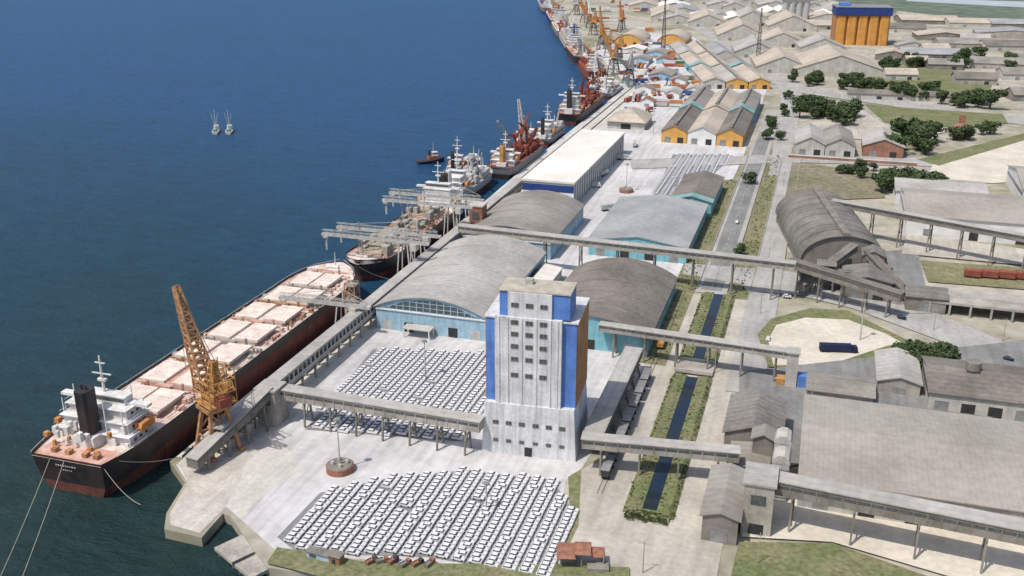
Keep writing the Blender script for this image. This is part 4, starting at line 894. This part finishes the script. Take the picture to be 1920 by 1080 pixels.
MB().box(.9,5,3,7.6,0,2.2).build('machinery',M['concd'],t);MB().box(8,13.6,-.5,3,0,1.6).build('bin',M['concd'],t)
for px,py,w,rz,lb in((402,1030,15,-28,'left concrete topped mooring platform at the shore'),(440,1062,13,-28,'right concrete topped mooring platform at the shore')):
    p=P(px,py,-1);t=thing('mooring_platform',lb,'jetty',(p.x,p.y,-3),R(rz))
    MB().box(0,w*.62,0,9,1.6,2.6).build('platform_deck',M['conc'],t)
    for x in(1,w*.62-1):
        for y in(1,8): MB().tube((x,y,-2),(x,y,1.6),.5,.5,8).build('pile',M['concd'],t)
p=P(575,1048);t=thing('guard_cabin','small blue grey cabin at the shoreline below the front lot','cabin',(p.x,p.y,0),R(-5));MB().box(0,7,0,2.4,0,2.4).build('wall',M['lturq'],t);MB().box(-.3,7.3,-.3,2.7,2.41,2.6).build('roof',M['concd'],t);MB().box(1,3,-.06,-.01,1.,2.).build('window',M['glass'],t)
p=P(617,1060);t=thing('guard_cabin','small orange sided cabin next to the blue grey cabin','cabin',(p.x,p.y,0),R(-5));MB().box(0,3.2,0,2.6,0,3).build('wall',M['orange'],t);MB().box(-.3,3.5,-.3,2.9,3.01,3.2).build('roof',M['concd'],t);MB().box(1,2,-.06,-.01,0,2.2).build('door',M['dark'],t)
# ------------------------------------------------------------------ trees
def crown_mesh(seed,nb=9,leaves=1000,flat=1.):
    rnd=random.Random(seed);b=MB();bl=[]
    for i in range(nb):
        a=rnd.uniform(0,2*PI);r=rnd.uniform(0,2.9);bl.append((math.cos(a)*r,math.sin(a)*r,rnd.uniform(2.8,6.2)*flat,rnd.uniform(1.1,2.3)))
    for i in range(leaves):
        x,y,z,r=rnd.choice(bl);d=Vector((rnd.gauss(0,1),rnd.gauss(0,1),rnd.gauss(0,.8))).normalized()*r*rnd.uniform(.6,1.1)
        c_=Vector((x,y,z))+d;s=rnd.uniform(.18,.42);u=Vector((rnd.gauss(0,1),rnd.gauss(0,1),rnd.gauss(0,1))).normalized();w=d.normalized().cross(u).normalized()*s;q=w.cross(d.normalized()+u*.6).normalized()*s
        b.add([c_-w-q,c_+w-q*.6,c_+w*.8+q,c_-w*.7+q*1.1],[(0,1,2,3)],0 if rnd.random()<.5 else 1)
    return b
TR=[]
for k in range(4):
    t=thing('tree','tree','tree')
    b=MB();b.tube((0,0,0),(.1,0,2.6),.32,.2,7)
    for a in range(5): b.tube((.1,0,2.2+a*.15),(1.7*math.cos(a*1.3),1.7*math.sin(a*1.3),4.4),.14,.05,5)
    b.build('trunk',M['trunk'],t);crown_mesh(20+k).build('crown',[M['leafa'],M['leafb']],t);TR.append(t)
used=set()
def tree(x,y,s,label,grp=None):
    k=random.randrange(4)
    if len(used)<4: k=len(used)
    if k not in used: used.add(k);o=TR[k];o.location=(x,y,0);o.scale=(s,)*3;o.rotation_euler=(0,0,random.uniform(0,6));o['label']=label
    else: o=dup(TR[k],(x,y,0),random.uniform(0,6),label,None,s)
    o.scale=(s*random.uniform(.9,1.25),s*random.uniform(.9,1.25),s*random.uniform(.75,1.05))
    if grp:o['group']=grp
    elif 'group' in o: del o['group']
    return o
def cluster(pts,n,smin,smax,label,grp):
    wp=[v2(P(*q)) for q in pts];xs=[q[0] for q in wp];ys=[q[1] for q in wp];c_=0
    for _ in range(n*60):
        x=random.uniform(min(xs),max(xs));y=random.uniform(min(ys),max(ys))
        if inside(x,y,wp): tree(x,y,random.uniform(smin,smax),label,grp);c_+=1
        if c_>=n:break
cluster([(1495,225),(1500,205),(1560,208),(1615,222),(1610,238),(1500,235)],18,1.6,2.4,'dense green tree in the row above the crossroads buildings','trees above the crossroads')
cluster([(1675,292),(1680,262),(1745,262),(1740,290)],13,1.8,2.5,'dense green tree beside the red walled building','trees beside the red walled building')
cluster([(1650,375),(1650,355),(1790,350),(1790,368)],18,1.2,1.9,'bushy tree along the back of the big warehouses','trees behind the big warehouses')
cluster([(1660,690),(1690,670),(1770,665),(1790,690),(1740,700)],20,.8,1.2,'bushy tree on the lawn beside the sandy lot','trees beside the sandy lot')
cluster([(1570,165),(1600,158),(1850,190),(1840,208),(1600,180)],34,1.3,2.2,'dark green tree lining the far green field','trees lining the far green field')
cluster([(1480,150),(1620,160),(1610,170),(1480,160)],8,1.4,2.,'roadside tree below the large pale stores','trees below the pale stores')
cluster([(1640,120),(1900,100),(1920,130),(1660,140)],22,1.4,2.2,'tree scattered among the far right sheds','trees among the far sheds')
cluster([(1770,260),(1830,240),(1890,262),(1800,280)],7,1.2,1.8,'tree around the small brick tower house','trees around the brick tower house')
cluster([(1540,325),(1640,318),(1650,335),(1560,340)],6,.9,1.3,'low tree at the edge of the brown field','trees by the brown field')
cluster([(1455,290),(1470,170),(1480,170),(1462,290)],5,.8,1.2,'young tree on the verge left of the far road','trees on the far road verge')
cluster([(1430,280),(1448,200),(1455,200),(1440,280)],4,.8,1.2,'low tree behind the orange fronted warehouses','trees behind the orange warehouses')
for px,py,s,lb in((1387,478,1.0,'lone round tree on the median below the gallery'),(1407,345,1.2,'lone dark tree on the median near the crossroads'),(1855,205,2.8,'tall dark conifer like tree at the right edge'),(1437,262,1.4,'tree at the corner of the orange warehouses')):
    p=P(px,py);tree(p.x,p.y,s,lb)
# ------------------------------------------------------------------ light, camera
w=bpy.data.worlds.new('World');SC.world=w;w.use_nodes=True;nt=w.node_tree
sky=nt.nodes.new('ShaderNodeTexSky');sky.sky_type='NISHITA';sky.sun_disc=False;sky.dust_density=2.5
el=R(60);sd=Vector((-.55,-.83,0)).normalized();sky.sun_elevation=el;sky.sun_rotation=math.atan2(sd.x,sd.y)
nt.links.new(sky.outputs[0],nt.nodes['Background'].inputs[0]);nt.nodes['Background'].inputs[1].default_value=.135
S=Vector((sd.x*math.cos(el),sd.y*math.cos(el),math.sin(el)))
l=bpy.data.lights.new('sun','SUN');l.energy=3.6;l.angle=R(.6);l.color=(1,.95,.88);lo=bpy.data.objects.new('sun',l);COL.objects.link(lo);lo.rotation_euler=S.to_track_quat('Z','Y').to_euler()
cam=bpy.data.cameras.new('camera');co=bpy.data.objects.new('camera',cam);COL.objects.link(co);SC.camera=co
cam.sensor_width=36;cam.lens=36*F0/1920;cam.clip_start=1;cam.clip_end=20000
co.location=(0,0,H);co.rotation_euler=(PI/2-PT,0,YAW)
SC.view_settings.view_transform='Standard';SC.view_settings.look='None';SC.view_settings.exposure=0
